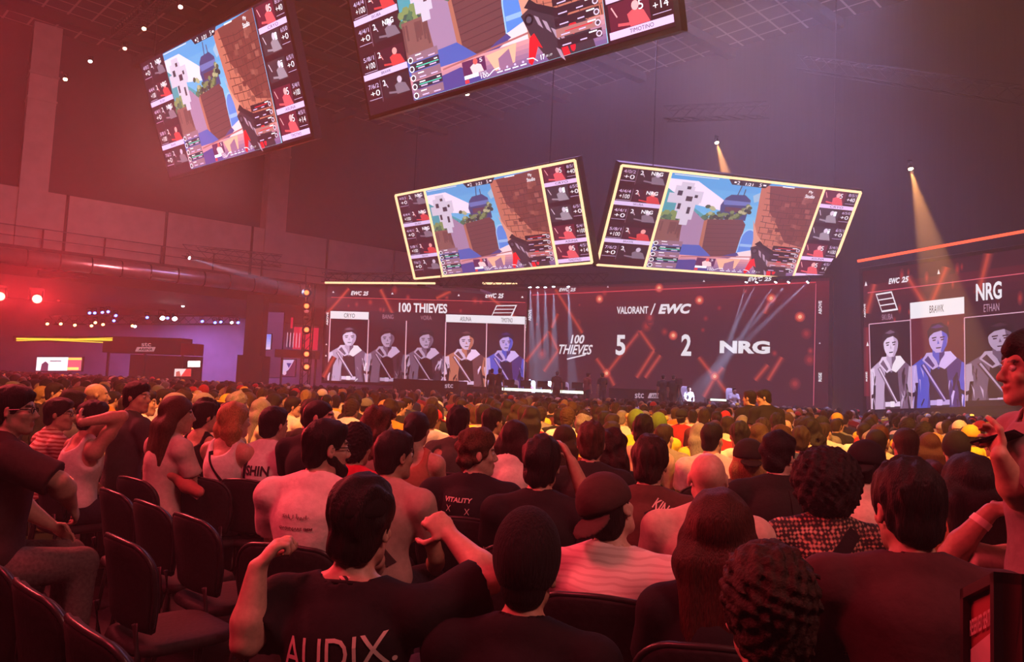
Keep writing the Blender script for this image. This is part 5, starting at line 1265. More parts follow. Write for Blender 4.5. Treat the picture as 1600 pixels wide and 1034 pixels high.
# ------------------------------------------------------------------ the many people of the middle rows: prototypes, then copies
rng = random.Random(77)
STYLES = [('short', None, 'short dark hair'), ('medium', None, 'full dark hair'), ('wavy', None, 'wavy hair'), ('buzz', None, 'cropped hair'), ('none', None, 'bald head'), ('long', None, 'long straight hair'), ('longcurly', None, 'long curly hair'),
          ('bob', None, 'bobbed hair'), ('bun', None, 'hair in a bun'), ('curly', None, 'curly hair'), ('short', 'cap', 'a backwards cap'), ('short', 'peak', 'a peaked cap'), ('buzz', 'beanie', 'a beanie'), ('pony', None, 'a ponytail'), ('buzz', 'ears', 'an eared green beanie'), ('short', 'bucket', 'a brimmed hat')]
PROTO = []
for i, (hk, hat, ph_) in enumerate(STYLES):
    f_ = Figure(1.27 + (i * 7 % 5 - 2) * .012, math.radians((i * 37 % 50) - 34), math.radians(3), math.radians((i * 5 % 7) - 3), 0, .185 + (.012 if hk not in ('long', 'bob', 'bun', 'longcurly', 'pony') else -.02), 1.04 if hk not in ('long', 'bob', 'bun', 'longcurly', 'pony') else .9, hscale=.94)
    root = empty('person')
    link_mesh('body', skin_mesh('body', f_, .0125, False, (1, 1, 1)) if False else skin_mesh('body', f_, .0125, False, TONES[('light', 'tan', 'light', 'brown', 'light', 'tan', 'light', 'light')[i % 8]]), SKIN, root)
    piece('shirt', f_.shirt(seed=i, sleeve=(.62, .7, 1.7)[i % 3], hood=(i % 5 == 1)), .014, CLOTH, root); piece('trousers', f_.trousers(), .018, DENIM, root, (.02, .02, .03)); piece('shoe', f_.shoes(), .018, CLOTH, root, (.2, .2, .2))
    if hk != 'none': piece('hair', f_.hair(hk, i), .0115, CURLM if hk in ('curly', 'longcurly', 'wavy') else HAIRM, root)
    if hat == 'cap': c_ = piece('hat', f_.cap(True, .024), .012, CLOTH, root); piece('visor', f_.brim(True), .012, CLOTH, c_)
    elif hat == 'peak': c_ = piece('hat', f_.cap(False, .024), .012, CLOTH, root); piece('visor', f_.brim(False), .012, CLOTH, c_)
    elif hat == 'beanie': piece('hat', f_.beanie(.022, .03), .012, CLOTH, root)
    elif hat == 'ears':
        c_ = piece('hat', f_.beanie(.03, .03), .012, CLOTH, root)
        for x in (-1, 1): e_ = MB().sphere(tuple(f_.H((x * .095, -.01, .10))), (.034, .028, .036)).build('ear', CLOTH, c_, True); e_.color = (.5, .36, .12, 1)
    elif hat == 'bucket':
        c_ = piece('hat', f_.cap(False, .026), .012, CLOTH, root); B_ = Sdf(); B_.el(f_.H((0, -.012, .03)), (.15, .17, .016), f_.R, .01); piece('brim', B_, .012, CLOTH, c_)
    PROTO.append((root, f_))
SHIRTC = [('white', (.74, .70, .64), 8), ('black', (.016, .015, .018), 9), ('cream', (.62, .52, .38), 3), ('grey', (.22, .21, .21), 4), ('red', (.45, .03, .04), 2), ('orange', (.70, .26, .03), 2), ('dark blue', (.03, .04, .10), 3), ('maroon', (.14, .02, .03), 2), ('yellow', (.75, .55, .05), 2), ('olive', (.10, .11, .05), 2)]
HATC = [('black', (.02, .02, .02)), ('white', (.7, .66, .6)), ('yellow', (.75, .48, .05)), ('red', (.5, .03, .04)), ('grey', (.2, .19, .18))]
HCW = ['black'] * 6 + ['dark brown'] * 5 + ['brown'] * 3 + ['auburn', 'blond', 'grey']
STW = [0] * 9 + [1] * 9 + [2] * 5 + [3] * 4 + [4] * 2 + [5] * 5 + [6] * 3 + [7] * 3 + [8] * 2 + [9] * 4 + [10] * 2 + [11] * 3 + [12, 13, 13, 15]
cands = []
CA = V((math.cos(FACING), math.sin(FACING), 0)); CN = V((-math.sin(FACING), math.cos(FACING), 0))
for blk, (A_, N_, rz_) in enumerate(((LA, LN, LB), (CA, CN, FACING))):
    for j in range(-70, 75):
        for i in range(-110, 110):
            p = A_ * (i * .58 + (j % 2) * .27) + N_ * (j * 1.04) + V((rng.uniform(-.07, .07), rng.uniform(-.07, .07), 0))
            keep = rng.random() < .90; top = 1.27 + rng.uniform(-.05, .06)
            if p.y < 4.4: continue
            x, y, z = pix((p.x, p.y, top)); 
            if not (-60 < x < 1640) or z < 4.4: continue
            lim = 455 + max(0, (z - 9)) * 3
            if (x < lim) != (blk == 0) or not keep: continue
            # the seats end before the stage, and before the gallery on the side
            if z > 33.5 - max(0, (x - 1280)) * .015 + max(0, 480 - x) * .02: continue
            if (p - V((A2.x, A2.y, 0))).dot(WN) < 3.5: continue
            if any((p.x - a) ** 2 + (p.y - b) ** 2 < (.50 if z < 9 else .42) ** 2 for a, b, c in OCC): continue
            if z < 5.6 and 330 < x < 430: continue
            cands.append((z, p, rz_ + rng.uniform(-.25, .2), top, x))
cands.sort(key=lambda c: c[0])
N_SINGLE = 236
single, rest = cands[:N_SINGLE], cands[N_SINGLE:]
used = set(); info = []
ears_at = {}
for z, p, rz_, top, x in single:
    st = rng.choice(STW); hc = rng.choice(HCW); sc = rng.choices(SHIRTC, [w if not (700 < x < 1250 and n in ('white', 'cream', 'yellow')) else w * 2.2 for n, _, w in SHIRTC])[0]; hat = rng.choice(HATC)
    for k, (ex_, ez) in enumerate(((985, 8.5), (1030, 8.5), (1556, 6.2))):
        if k not in ears_at and abs(x - ex_) < 18 and abs(z - ez) < .9: ears_at[k] = 1; st = 14; hat = ('green', (.11, .20, .03)); sc = SHIRTC[8] if k < 2 else SHIRTC[1]
    root, f_ = PROTO[st]
    r = root if st not in used else copy_tree(root); used.add(st)
    r.location = (p.x, p.y, top - f_.top); r.rotation_euler = (0, 0, rz_)
    r.location.z = 0.0 if abs(top - f_.top) < 0 else top - f_.top
    s_ = 1.0; r.scale = (1, 1, top / f_.top); r.location.z = 0
    for c in r.children:
        n = c.name.split('.')[0]
        if n == 'shirt': c.color = (*[v * rng.uniform(.85, 1.1) for v in sc[1]], 1)
        elif n == 'hair': c.color = (*HAIRC[hc], 1)
        elif n == 'hat':
            c.color = (*hat[1], 1)
            for g in c.children:
                if g.name.split('.')[0] != 'ear': g.color = (*hat[1], 1)
        elif n == 'trousers': c.color = (*rng.choice([(.02, .02, .03), (.05, .06, .10), (.12, .10, .08)]), 1)
    ph_ = STYLES[st][2]
    if st >= 10 and st != 13:
        ph_ = ph_.replace('a ', 'a %s ' % hat[0], 1) if st != 14 else ph_
    elif st != 4: ph_ = ('%s ' % hc) + ph_.replace('dark ', '').replace('a ', '')
    zone = 'below gallery' if x < 480 else 'below roster screen' if x < 815 else 'below score screen' if x < 1300 else 'below NRG screen'
    info.append((r, 'person with %s, %s top, %s' % (ph_, sc[0], zone), x))
    if z < 8.2: chair(p.x, p.y, rz_, None, 'audience chairs')['for'] = len(info) - 1
for i, (root, f_) in enumerate(PROTO):
    if i not in used:
        for c in list(root.children):
            for g in list(c.children): bpy.data.objects.remove(g)
            bpy.data.objects.remove(c)
        bpy.data.objects.remove(root)
ORD = ['first', 'second', 'third', 'fourth', 'fifth', 'sixth', 'seventh', 'eighth', 'ninth', 'tenth', 'eleventh', 'twelfth']
by = {}
for r, l, x in info: by.setdefault(l, []).append((x, r))
for l, L in by.items():
    L.sort(key=lambda t: t[0])
    for k, (x, r) in enumerate(L):
        tag(r, l if len(L) == 1 else '%s, %s from gallery' % (l, ORD[k] if k < 12 else 'last'), 'person', 'seated spectators in the middle rows')
for c in CHAIR_USED:
    if 'for' in c.keys():
        c['label'] = info[c['for']][0]['label'].replace('person with', 'chair of')[:200]; del c['for']
        w = c['label'].split(); c['label'] = ' '.join(w[:16])
# ---- everyone farther away: one dense crowd
low = []
for i, (root, f_) in enumerate(PROTO):
    if i in (12, 13, 14, 15): continue
    hk, hat, _ = STYLES[i]; parts = []
    h_ = .034
    S_ = f_.body(False, False); S_.p = [t for t in S_.p if not (t[0][-1] == 'c' and (max(t[1][2], t[2][2]) < .6 or max(t[3], t[4]) < .024)) and not (t[0] == 'e' and max(t[2]) < .032)]
    parts.append((S_.net(h_), 0)); Sh = f_.shirt(seed=i); Sh.noise = None; parts.append((Sh.net(h_), 1))
    if hk != 'none': Hh = f_.hair(hk, i); Hh.noise = None; parts.append((Hh.net(h_ * .9), 2))
    if hat in ('cap', 'peak'): parts.append((f_.cap(True).net(h_ * .9), 3))
    low.append((parts, f_))
VV, FF, CC = [], [], []; nb = 0
for z, p, rz_, top, x in rest:
    parts, f_ = low[rng.choice([0, 0, 1, 1, 2, 3, 4, 5, 6, 7, 8, 9, 10, 11])]
    sk = TONES[rng.choice(['light', 'tan', 'light', 'brown'])]; sc = rng.choices(SHIRTC, [w for _, _, w in SHIRTC])[0][1]; hc = HAIRC[rng.choice(HCW)]; ht = rng.choice(HATC)[1]
    c_, s_ = math.cos(rz_), math.sin(rz_); Rm = np.array(((c_, -s_, 0), (s_, c_, 0), (0, 0, 1)))
    for (Vt, Q), k in parts:
        VV.append(Vt * (1, 1, top / f_.top) @ Rm.T + (p.x, p.y, 0)); FF.append(Q + nb); nb += len(Vt); CC.append(np.tile((*(sk, sc, hc, ht)[k], 1.0), (len(Vt), 1)))
me = np_mesh('seated_crowd', np.concatenate(VV), np.concatenate(FF))
ca = me.color_attributes.new('tint', 'FLOAT_COLOR', 'POINT'); ca.data.foreach_set('color', np.concatenate(CC).astype(np.float32).ravel())
cr = link_mesh('seated_crowd', me, mat('crowd_cloth', (.3, .3, .3), .8, attr='tint', spec=.2))
tag(cr, 'dense seated crowd filling the far rows in front of the stage', 'crowd', kind='stuff')
# ------------------------------------------------------------------ lamps
LENS = {}
def lens_mat(c, s):
    k = (c, s)
    if k not in LENS: LENS[k] = glow('lamp_lens_%d' % len(LENS), lin(c), s)
    return LENS[k]
def lamp(px, py, d, tgt, col, strength, r, label, power=0, deg=14, lcol=None, group=None, blend=.15, body=True, cat='stage light'):
    "moving-head lamp seen at a pixel, aimed at the world point tgt; power > 0 adds its real beam"
    p = at(px, py, d); tgt = V(tgt) if len(tgt) == 3 and not isinstance(tgt, list) else at(*tgt); dirv = (tgt - p).normalized()
    root = tag(empty('moving_head_lamp', tuple(p)), label, cat, group)
    MB().tube(-dirv * r * 3.2, -dirv * .02, r * .75, r * 1.12, 14).build('lamp_body', STEEL, root, True)
    MB().tube(-dirv * .02, dirv * .015, r, r, 16).build('lens', lens_mat(col, strength), root)
    mb = MB()
    side = dirv.cross(V((0, 0, 1))).normalized() if abs(dirv.z) < .98 else V((1, 0, 0)); c = -dirv * r * 1.6
    for s_ in (-1, 1): mb.bar(c + side * s_ * r * 1.35, c + side * s_ * r * 1.35 + V((0, 0, r * 2.4)), r * .3, r * .3)
    mb.bar(c - side * r * 1.45 + V((0, 0, r * 2.4)), c + side * r * 1.45 + V((0, 0, r * 2.4)), r * .5, r * .5); mb.build('yoke', STEEL, root)
    if power:
        L = spot('lamp_beam', (0, 0, 0), (0, 0, -1), power, lcol or tuple(min(1, v) for v in lin(col)), deg, blend, r * .6)
        L.location = p + dirv * .05; aim(L, tgt)
    return root
WHITE_L, AMB, BLU, REDL = (255, 250, 255), (255, 190, 110), (90, 110, 255), (255, 60, 50)
lamp(1120, 223, 41, at(1150, 330, 39.5), (255, 226, 170), 30, .10, 'amber beam lamp high above the score wall hanging screen', BEAM * 14, 17, (1, .40, .12), 'amber beam lamps')
lamp(1423, 264, 31.5, at(1462, 420, 30), (255, 226, 170), 30, .09, 'amber beam lamp above the screen headed NRG', BEAM * 11, 17, (1, .40, .12), 'amber beam lamps')
for i, (x, y) in enumerate(((840, 449), (852, 449), (865, 448), (888, 448), (828, 449))):
    lamp(x, y, 39.3, at(x + (2 if i < 3 else 6), 590, 39.0), (225, 235, 255), 14, .07, '%s cool beam lamp in the row between both stage screens' % ORD[i], BEAM * 14, 7, (.45, .62, 1), 'cool beam lamps beside the score')
for i, (x, y, tx) in enumerate(((1166, 441, 1126), (1182, 441, 1110), (1212, 441, 1116), (1232, 441, 1104), (1262, 441, 1104))):
    dd_ = 1 / (1 / 41.3 + (x - 828) / 468 * (1 / 34 - 1 / 41.3)) - 1.0
    lamp(x, y, dd_, at(tx, 590, dd_ + .2), (225, 235, 255), 10, .06, '%s cool beam lamp from the NRG end above score screen' % ORD[4 - i], BEAM * 12, 5, (.5, .6, 1), 'cool beam lamps over the score wall')
for i, (x, y, lab) in enumerate(((0, 463, 'red flood lamp at the picture edge below the air duct'), (58, 467, 'red flood lamp below the air duct, farther from the edge'))):
    lamp(x, y, 30, at(560 + 150 * i, 300, 8), (255, 70, 60), 25, .17, lab, BEAM * 1.5, 70, (1, .03, .04), 'red flood lamps', .9)
lamp(296, 403, 43, at(480, 458, 42), (235, 235, 255), 20, .08, 'white beam lamp hung on the gallery truss', BEAM * 8, 6, (.6, .6, 1))
# lamps below and around the gallery
GL = [(102, 124, 40, (255, 214, 150), 16, 'warm lamp beside the pale wall pillar'), (225, 45, 38, (255, 214, 160), 14, 'warm lamp hanging from the dark ceiling truss'), (141, 96, 41, WHITE_L, 5, 'small white lamp beside the pale pillar'), (195, 76, 39, (255, 210, 190), 3, 'dim lamp under the ceiling truss'), (282, 11, 34, (255, 200, 190), 6, 'small lamp above the hanging screen without frame'), (730, 147, 37, (255, 240, 190), 9, 'small lamp just under the largest hanging screen')]
for x, y, d, c, s_, lab in GL: lamp(x, y, d, at(x + 10, y + 400, d - 6), c, s_, .10, lab, group='house lamps')
UG = [(216, 456, AMB), (149, 462, AMB), (181, 458, AMB), (119, 466, AMB), (92, 468, REDL), (193, 457, REDL), (140, 489, BLU), (148, 489, BLU), (160, 488, BLU), (169, 487, BLU), (181, 493, BLU), (178, 501, BLU), (149, 504, AMB), (161, 507, AMB), (143, 509, AMB), (95, 506, AMB), (117, 508, AMB), (207, 509, AMB), (211, 510, WHITE_L), (230, 496, BLU), (254, 497, WHITE_L), (273, 498, WHITE_L), (262, 497, BLU), (286, 478, WHITE_L), (316, 502, BLU), (336, 504, BLU), (345, 503, BLU), (362, 504, WHITE_L), (372, 504, BLU), (74, 506, AMB)]
cnt = {}
UG.sort()
for i, (x, y, c) in enumerate(UG):
    n = {BLU: 'blue', AMB: 'amber', REDL: 'red', WHITE_L: 'white'}[c]; big = (x, y) in ((254, 497), (273, 498)); k = cnt[n] = cnt.get(n, 0) + (not big)
    lamp(x, y, 53, at(x + 60, y + 160, 47), c, 22 if big else 9, .16 if big else .10, 'small %s lamp under the gallery roof, %s of its colour counted from the floods' % (n, ORD[min(k, 12) - 1]) if not big else 'bright white lamp of a pair glowing under the gallery, %s' % ('nearer the booth' if x < 260 else 'nearer the stage'), BEAM * .6 if x in (254, 273, 362) else 0, 16, (.5, .4, 1), 'lamps under the gallery')
truss(at(80, 462, 53), at(290, 452, 53), .6, 'amber lamp truss under the gallery roof')
truss(at(80, 500, 53.5), at(370, 500, 53.5), .6, 'blue and white lamp truss under the gallery roof')
# ---- lamp tower beside the roster screen
root = tag(empty('lamp_tower', tuple(at_z(477, 600, 0.01)) if False else (at(477, 585, 43).x, at(477, 585, 43).y, 0)), 'tall black tower carrying five red lamps', 'lamp tower')
o_ = root.location
mb = MB()
for a in (-.22, .22):
    for b in (-.22, .22): mb.bar((a, b, 0), (a, b, 7.0), .06, .06)
for k in range(14):
    z_ = .5 * k; mb.bar((-.22, -.22, z_), (.22, -.22, z_ + .5), .03, .03); mb.bar((.22, -.22, z_), (.22, .22, z_ + .5), .03, .03); mb.bar((-.22, .22, z_), (-.22, -.22, z_ + .5), .03, .03)
mb.build('tower_frame', STEEL, root)
for i, y in enumerate((457, 478, 515, 553, 573)):
    p = at(479, y, 42.4) - o_; dv_ = (EYE + V((3, 0, 0)) - at(479, y, 42.4)).normalized()
    l_ = MB().tube(p - dv_ * .3, p, .2, .26, 14).build('red_lamp', STEEL, root, True); MB().tube(p, p + dv_ * .03, .13, .13, 14).build('lens', lens_mat((255, 84, 44), 7), l_)
    spot('lamp_beam', tuple(p + o_ + dv_ * .1), tuple(EYE), BEAM * .25, (1, .08, .04), 60, .8, .1)
for y in (486, 492, 497):
    p = at(479, y, 42.5) - o_; MB().sphere(tuple(p), (.14, .14, .12)).build('speaker_pod', WHITE if y == 486 else STEEL, root, True)
# ---- booth with fascia sign below the gallery
bp = at(230, 575, 47); root = tag(empty('sign_booth', (bp.x, bp.y, 0)), 'dark booth with lit stc ARENA sign under the gallery', 'booth'); o_ = V(root.location)
L_, R_ = at(165, 560, 47) - o_, at(281, 562, 45.5) - o_; L_.z = R_.z = 0; dx = (R_ - L_).normalized(); nn = V((dx.y, -dx.x, 0))
zt, zm = at(230, 527, 46.5).z, at(230, 553, 46.5).z
def bbox(name, a, b, z0, z1, th, m, par=root): 
    r_ = [a, b, b - nn * th, a - nn * th]; return MB().hexa([q_ + V((0, 0, z0)) for q_ in r_], [q_ + V((0, 0, z1)) for q_ in r_]).build(name, m, par)
bbox('fascia', L_ - dx * .3, R_, zm, zt, 1.0, DARK); bbox('side_fascia', R_, R_ + dx * 1.0, zm, at(290, 537, 46).z, .8, mat('dark_red_panel', (.14, .015, .02), .6)); bbox('booth_wall', L_ - nn * 2, R_ - nn * 2, 0, zm, .1, DARK)
for t in (0, .5, 1): q_ = L_.lerp(R_, t); MB().bar(q_ - nn * .2, q_ - nn * .2 + V((0, 0, zm)), .12, .12).build('post', DARK, root)
def sign_text(name, t, x0, y0, x1, y1, m, par, fwd=.02, bold=.02, shear=0, d=46):
    vs, tr, _ = text_tris(t, bold, shear); f0 = L_ + o_ + nn * fwd; n_ = nn
    def hit(x, y):
        r_ = FW + (x - W / 2) / FPX * RT - (y - H / 2) / FPX * UP; k = (f0 - EYE).dot(n_) / r_.dot(n_); return EYE + r_ * k - o_
    me = bpy.data.meshes.new(name); me.from_pydata([tuple(hit(x0 + (x1 - x0) * a, y1 + (y0 - y1) * b)) for a, b in vs], [], tr); me.update(); return link_mesh(name, me, m, par), hit
SG = glow('pale_sign', lin((196, 140, 150)), .7)
s1, hit = sign_text('sign_word', 'stc', 221, 535, 236, 541, SG, root)
pl = MB(); f_ = [hit(x, y) for x, y in ((214, 542), (243, 542), (240, 549), (211, 549))]; pl.hexa([q_ - nn * .02 for q_ in f_], f_).build('sign_plate', SG, root)
sign_text('sign_word', 'ARENA', 216, 543.5, 238, 547.5, DARK, root, .045, .03, .2)
YG = glow('yellow_led_strip', lin((255, 214, 60)), 1.5)
a_, b_ = at(26, 529, 47), at(176, 531, 47)
MB().bar(V((0, 0, 0)), b_ - a_, .08, .10).bar(V((0, 0, -.12)), b_ - a_ + V((0, 0, .12)), .05, .05).bar(V((0, 0, .02)), (b_ - a_) * .9 + V((0, 0, -.16)), .05, .05).build('led_strip', YG).location = a_
tag(bpy.data.objects['led_strip'], 'crossed yellow light strips along the dark canopy under the gallery', 'light strip')
cp = tag(bbox('canopy', at(22, 530, 47.3) - o_, at(170, 533, 47.3) - o_, 0, .01, .01, DARK, None), 'dark flat canopy behind the yellow light strips', 'canopy'); cp.data.clear_geometry()
qa, qb = at(20, 532, 47.2), at(172, 533, 47.2); me_ = MB().hexa([qa, qb, qb + V((-1, 2, 0)), qa + V((-1, 2, 0))], [qa + V((0, 0, .3)), qb + V((0, 0, .3)), qb + V((-1, 2, .3)), qa + V((-1, 2, .3))]).mesh('canopy'); me_.materials.append(DARK); cp.data = me_
def flat_screen(q, label, draw, name='display_screen', strength=1.0, group=None):
    r = tag(empty(name, tuple((q[2] + q[3]) / 2)), label, 'screen', group); led_body(q, .12, .05, 'casing', STEEL, r); P = Paint(q); draw(P); P.build('display', r, strength); return r
def quad(x0, y0, x1, y1, d0, d1=None): d1 = d1 or d0; a, b = at(x0, y0, d0), at(x1, y0, d1); c, e = at(x1, y1, d1), at(x0, y1, d0); return [a, b, V((b.x, b.y, c.z)), V((a.x, a.y, e.z))]
flat_screen(quad(58, 558, 128, 579, 46, 45), 'bright white display near the dark pillar under the gallery', lambda P: (P.rect(0, 0, 1, 1, (252, 238, 250)), P.rect(.7, 0, 1, 1, (210, 90, 110)), P.rect(.7, .05, 1, .2, (255, 210, 90)), P.rect(.7, .75, .95, .95, (255, 220, 120)), P.poly([(.1, 1), (.12, .5), (.2, .3), (.27, .5), (.27, 1)], (90, 50, 80)), P.rect(.3, .25, .55, .32, (90, 60, 90))), strength=1.6)
flat_screen(quad(273, 576, 299, 588, 44), 'small red and white display above the crowd by the booth', lambda P: (P.rect(0, 0, 1, 1, (240, 210, 210)), P.poly([(.7, 0), (1, 0), (1, 1), (.4, 1)], (220, 60, 60)), P.poly([(.1, .4), (.3, .3), (.4, 1), (.1, 1)], (190, 90, 80))), strength=1.3)
flat_screen(quad(294, 564, 313, 573, 44), 'glaring white work light panel above the crowd', lambda P: P.rect(0, 0, 1, 1, (255, 255, 255)), 'work_light', 5.0)
# ---- dark pillar and side stage between booth and lamp tower
pp = at(397, 560, 45); pq = at(378, 560, 45)
root = tag(empty('dark_pillar', (pp.x, pp.y, 0)), 'tall dark pillar between the violet recess and the lamp tower', 'pillar')
MB().box((0, 0, 3.2), (1.0, 1.0, 6.4)).build('shaft', DARK, root); MB().box((0, 0, 1.4), (1.5, 1.4, 2.8)).build('plinth', DARK, root)
flat_screen(quad(415, 522, 424, 546, 52), 'narrow blue display beside the dark pillar', lambda P: P.grad(0, 0, 1, 1, (90, 130, 240), (230, 200, 240)), strength=1.2)
flat_screen(quad(412, 460, 446, 590, 55), 'tall dim violet screen behind the dark pillar', lambda P: P.grad(0, 0, 1, 1, (96, 66, 120), (70, 44, 84)), strength=.8)
flat_screen(quad(442, 562, 462, 588, 50), 'small pale screen low beside the lamp tower', lambda P: (P.rect(0, 0, 1, 1, (90, 40, 80)), P.poly([(0, 0), (.9, 0), (.5, .6), (0, .9)], (220, 190, 240)), P.poly([(.3, .2), (.7, .2), (.5, .5)], (70, 60, 150)), P.disc(.2, .8, .15, .12, (230, 190, 230))), strength=1.0)
bp = at(465, 555, 49); root = tag(empty('side_stage', (bp.x, bp.y, 0)), 'red and white side stage set behind the lamp tower', 'stage set'); zc = at(465, 545, 49).z; zt = at(465, 510, 49).z
MB().box((0, 0, zc - .35), (2.6, 1.2, .5)).build('deck', DARK, root); MB().box((.35, .4, (zc + zt) / 2), (1.6, .1, zt - zc)).build('back_panel', glow('red_backlit_panel', lin((214, 30, 70)), .9), root)
for k in range(6): MB().box((-.8 + k * .2, .2, (zc + zt) / 2 - .15), (.03, .03, zt - zc - .5)).build('white_bar', glow('white_neon', lin((230, 190, 220)), 1.0), root)
MB().box((-.6, .3, zt + .25), (.12, .1, .7)).build('red_post', MATS['red_backlit_panel'], root)
for x in (-1.1, 1.1): MB().bar((x, .4, 0), (x, .4, zc - .6), .12, .12).build('leg', STEEL, root)
# ------------------------------------------------------------------ stage
s0, s1_ = at(600, 610, 40), at(1300, 640, 31.5); s0.z = s1_.z = 0; sd = (s1_ - s0).normalized(); sn = V((sd.y, -sd.x, 0))
stg = tag(MB().hexa([s0 - sd * 3.5 , s1_ + sd * .5, s1_ + sd * .5 - sn * 4.4, s0 - sd * 3.5 - sn * 2.2], [q_ + V((0, 0, .7)) for q_ in (s0 - sd * 3.5, s1_ + sd * .5, s1_ + sd * .5 - sn * 4.4, s0 - sd * 3.5 - sn * 2.2)]).build('stage_deck', DARK), 'long low black stage in front of the score screen', 'stage')
def on_stage(px, d, z=.7): p = at(px, 600, d); return V((p.x, p.y, z))
def riser(px0, px1, y, d0, d1, label, words):
    a, b = on_stage(px0, d0), on_stage(px1, d1); n_ = V(((b - a).y, -(b - a).x, 0)).normalized(); zt_ = at(px0, y, d0).z
    r = tag(empty('stage_riser', tuple(a)), label, 'stage riser'); h_ = zt_ - .7
    MB().hexa([V((0, 0, 0)), b - a, b - a - n_ * 1.6, -n_ * 1.6], [q_ + V((0, 0, h_)) for q_ in (V((0, 0, 0)), b - a, b - a - n_ * 1.6, -n_ * 1.6)]).build('platform', STEEL, r)
    for t, x0, y0, x1, y1, bold, sh_, m in words:
        vs, tr, _ = text_tris(t, bold, sh_); f0 = a + n_ * (.03 if m is not DARK else .05)
        def hit(x, y): r_ = FW + (x - W / 2) / FPX * RT - (y - H / 2) / FPX * UP; k = (f0 - EYE).dot(n_) / r_.dot(n_); return EYE + r_ * k - a
        if t == '#': vs, tr = [(0, 0), (.9, 0), (1, 1), (.1, 1)], [(0, 1, 2, 3)]
        me = bpy.data.meshes.new('sign_word'); me.from_pydata([tuple(hit(x0 + (x1 - x0) * u, y1 + (y0 - y1) * v)) for u, v in vs], [], tr); me.update(); link_mesh('sign_word' if t != '#' else 'sign_plate', me, m, r)
    return r
SW = glow('white_sign', lin((190, 165, 185)), .8)
riser(952, 1062, 606, 36.2, 35.0, 'black stage riser marked stc and ARENA below the score screen', [('stc', 992, 613, 1006, 622, .02, 0, SW), ('#', 1012, 614, 1042, 622, 0, 0, SW), ('ARENA', 1017, 616, 1036, 621, .03, .2, DARK)])
riser(614, 718, 591, 39.6, 38.9, 'black stage riser marked stc before the roster screen', [('stc', 695, 599, 708, 606, .02, 0, SW)])
# players' desk with glowing front edge
a, b = on_stage(779, 38.2), on_stage(914, 37.0); zt = at(800, 607, 38).z
root = tag(empty('players_desk', tuple(a)), 'long players desk with glowing white front edge', 'desk'); e_ = b - a; dn = V((e_.y, -e_.x, 0)).normalized()
MB().hexa([V((0, 0, zt - .76)), e_ + V((0, 0, zt - .76)), e_ - dn * .8 + V((0, 0, zt - .76)), -dn * .8 + V((0, 0, zt - .76))], [q_ + V((0, 0, zt - .70)) for q_ in (V((0, 0, 0)), e_, e_ - dn * .8, -dn * .8)]).build('tabletop', STEEL, root)
MB().bar(V((0, 0, zt - .74)) + dn * .04, e_ + V((0, 0, zt - .74)) + dn * .04, .05, .13).build('light_strip', glow('cool_led_edge', lin((232, 250, 226)), 2.2), root)
MB().hexa([-dn * .1, e_ - dn * .1, e_ - dn * .15, -dn * .15], [q_ + V((0, 0, zt - .85)) for q_ in (-dn * .1, e_ - dn * .1, e_ - dn * .15, -dn * .15)]).build('modesty_panel', STEEL, root)
for t in (.02, .5, .98): MB().bar(e_ * t - dn * .6, e_ * t - dn * .6 + V((0, 0, zt - .76)), .08, .08).build('leg', STEEL, root)
# ---- stage people and their chairs
def gaming_chair(loc, rz, label, group):
    r = tag(empty('gaming_chair', tuple(loc), rz), label, 'chair', group); out = [(.24 * math.copysign(abs(math.cos(t)) ** .6, math.cos(t)), .62 + .46 * math.copysign(abs(math.sin(t)) ** .6, math.sin(t)) + .2) for t in [2 * PI * i / 26 for i in range(26)]]
    pad(out, lambda x, z: -.24 - .2 * (z - .5) + .8 * x * x, .03, .04).build('backrest', WHITE, r, True)
    so = [(.26 * math.copysign(abs(math.cos(t)) ** .5, math.cos(t)), .25 * math.copysign(abs(math.sin(t)) ** .5, math.sin(t))) for t in [2 * PI * i / 24 for i in range(24)]]
    m = pad(so, lambda x, z: 0, .04, .05); m.v = [(x, z, .45 + y) for x, y, z in m.v]; m.build('seat', CHM, r, True)
    for x in (-.3, .3): MB().box((x, .02, .66), (.06, .26, .03)).bar((x, .02, .64), (x, .02, .46), .04, .04).build('armrest', CHM, r)
    MB().tube((0, 0, .08), (0, 0, .42), .03).build('column', STEEL, r)
    for k in range(5): t = 2 * PI * k / 5; MB().bar((0, 0, .1), (.3 * math.cos(t), .3 * math.sin(t), .05), .04, .03).build('leg', STEEL, r)
    return r
def stage_person(loc, rz, st, col, label, group, stand=False, hc='black', legs=(.02, .02, .02), up=0):
    f = Figure(1.29 if not stand else 1.74 + up, stand=stand, sh=.19); r = tag(empty('person', tuple(loc), rz), label, 'person', group)
    link_mesh('body', skin_mesh('body', f, .016, False, TONES['tan']), SKIN, r); piece('shirt', f.shirt(sleeve=.7, fold=0), .018, CLOTH, r, col); piece('trousers', f.trousers(), .02, DENIM, r, legs); piece('shoe', f.shoes(), .018, CLOTH, r, (.03, .03, .03))
    piece('hair', f.hair(st), .014, HAIRM, r, HAIRC[hc]); return r
drz = math.atan2(-dn.y, -dn.x) + PI / 2
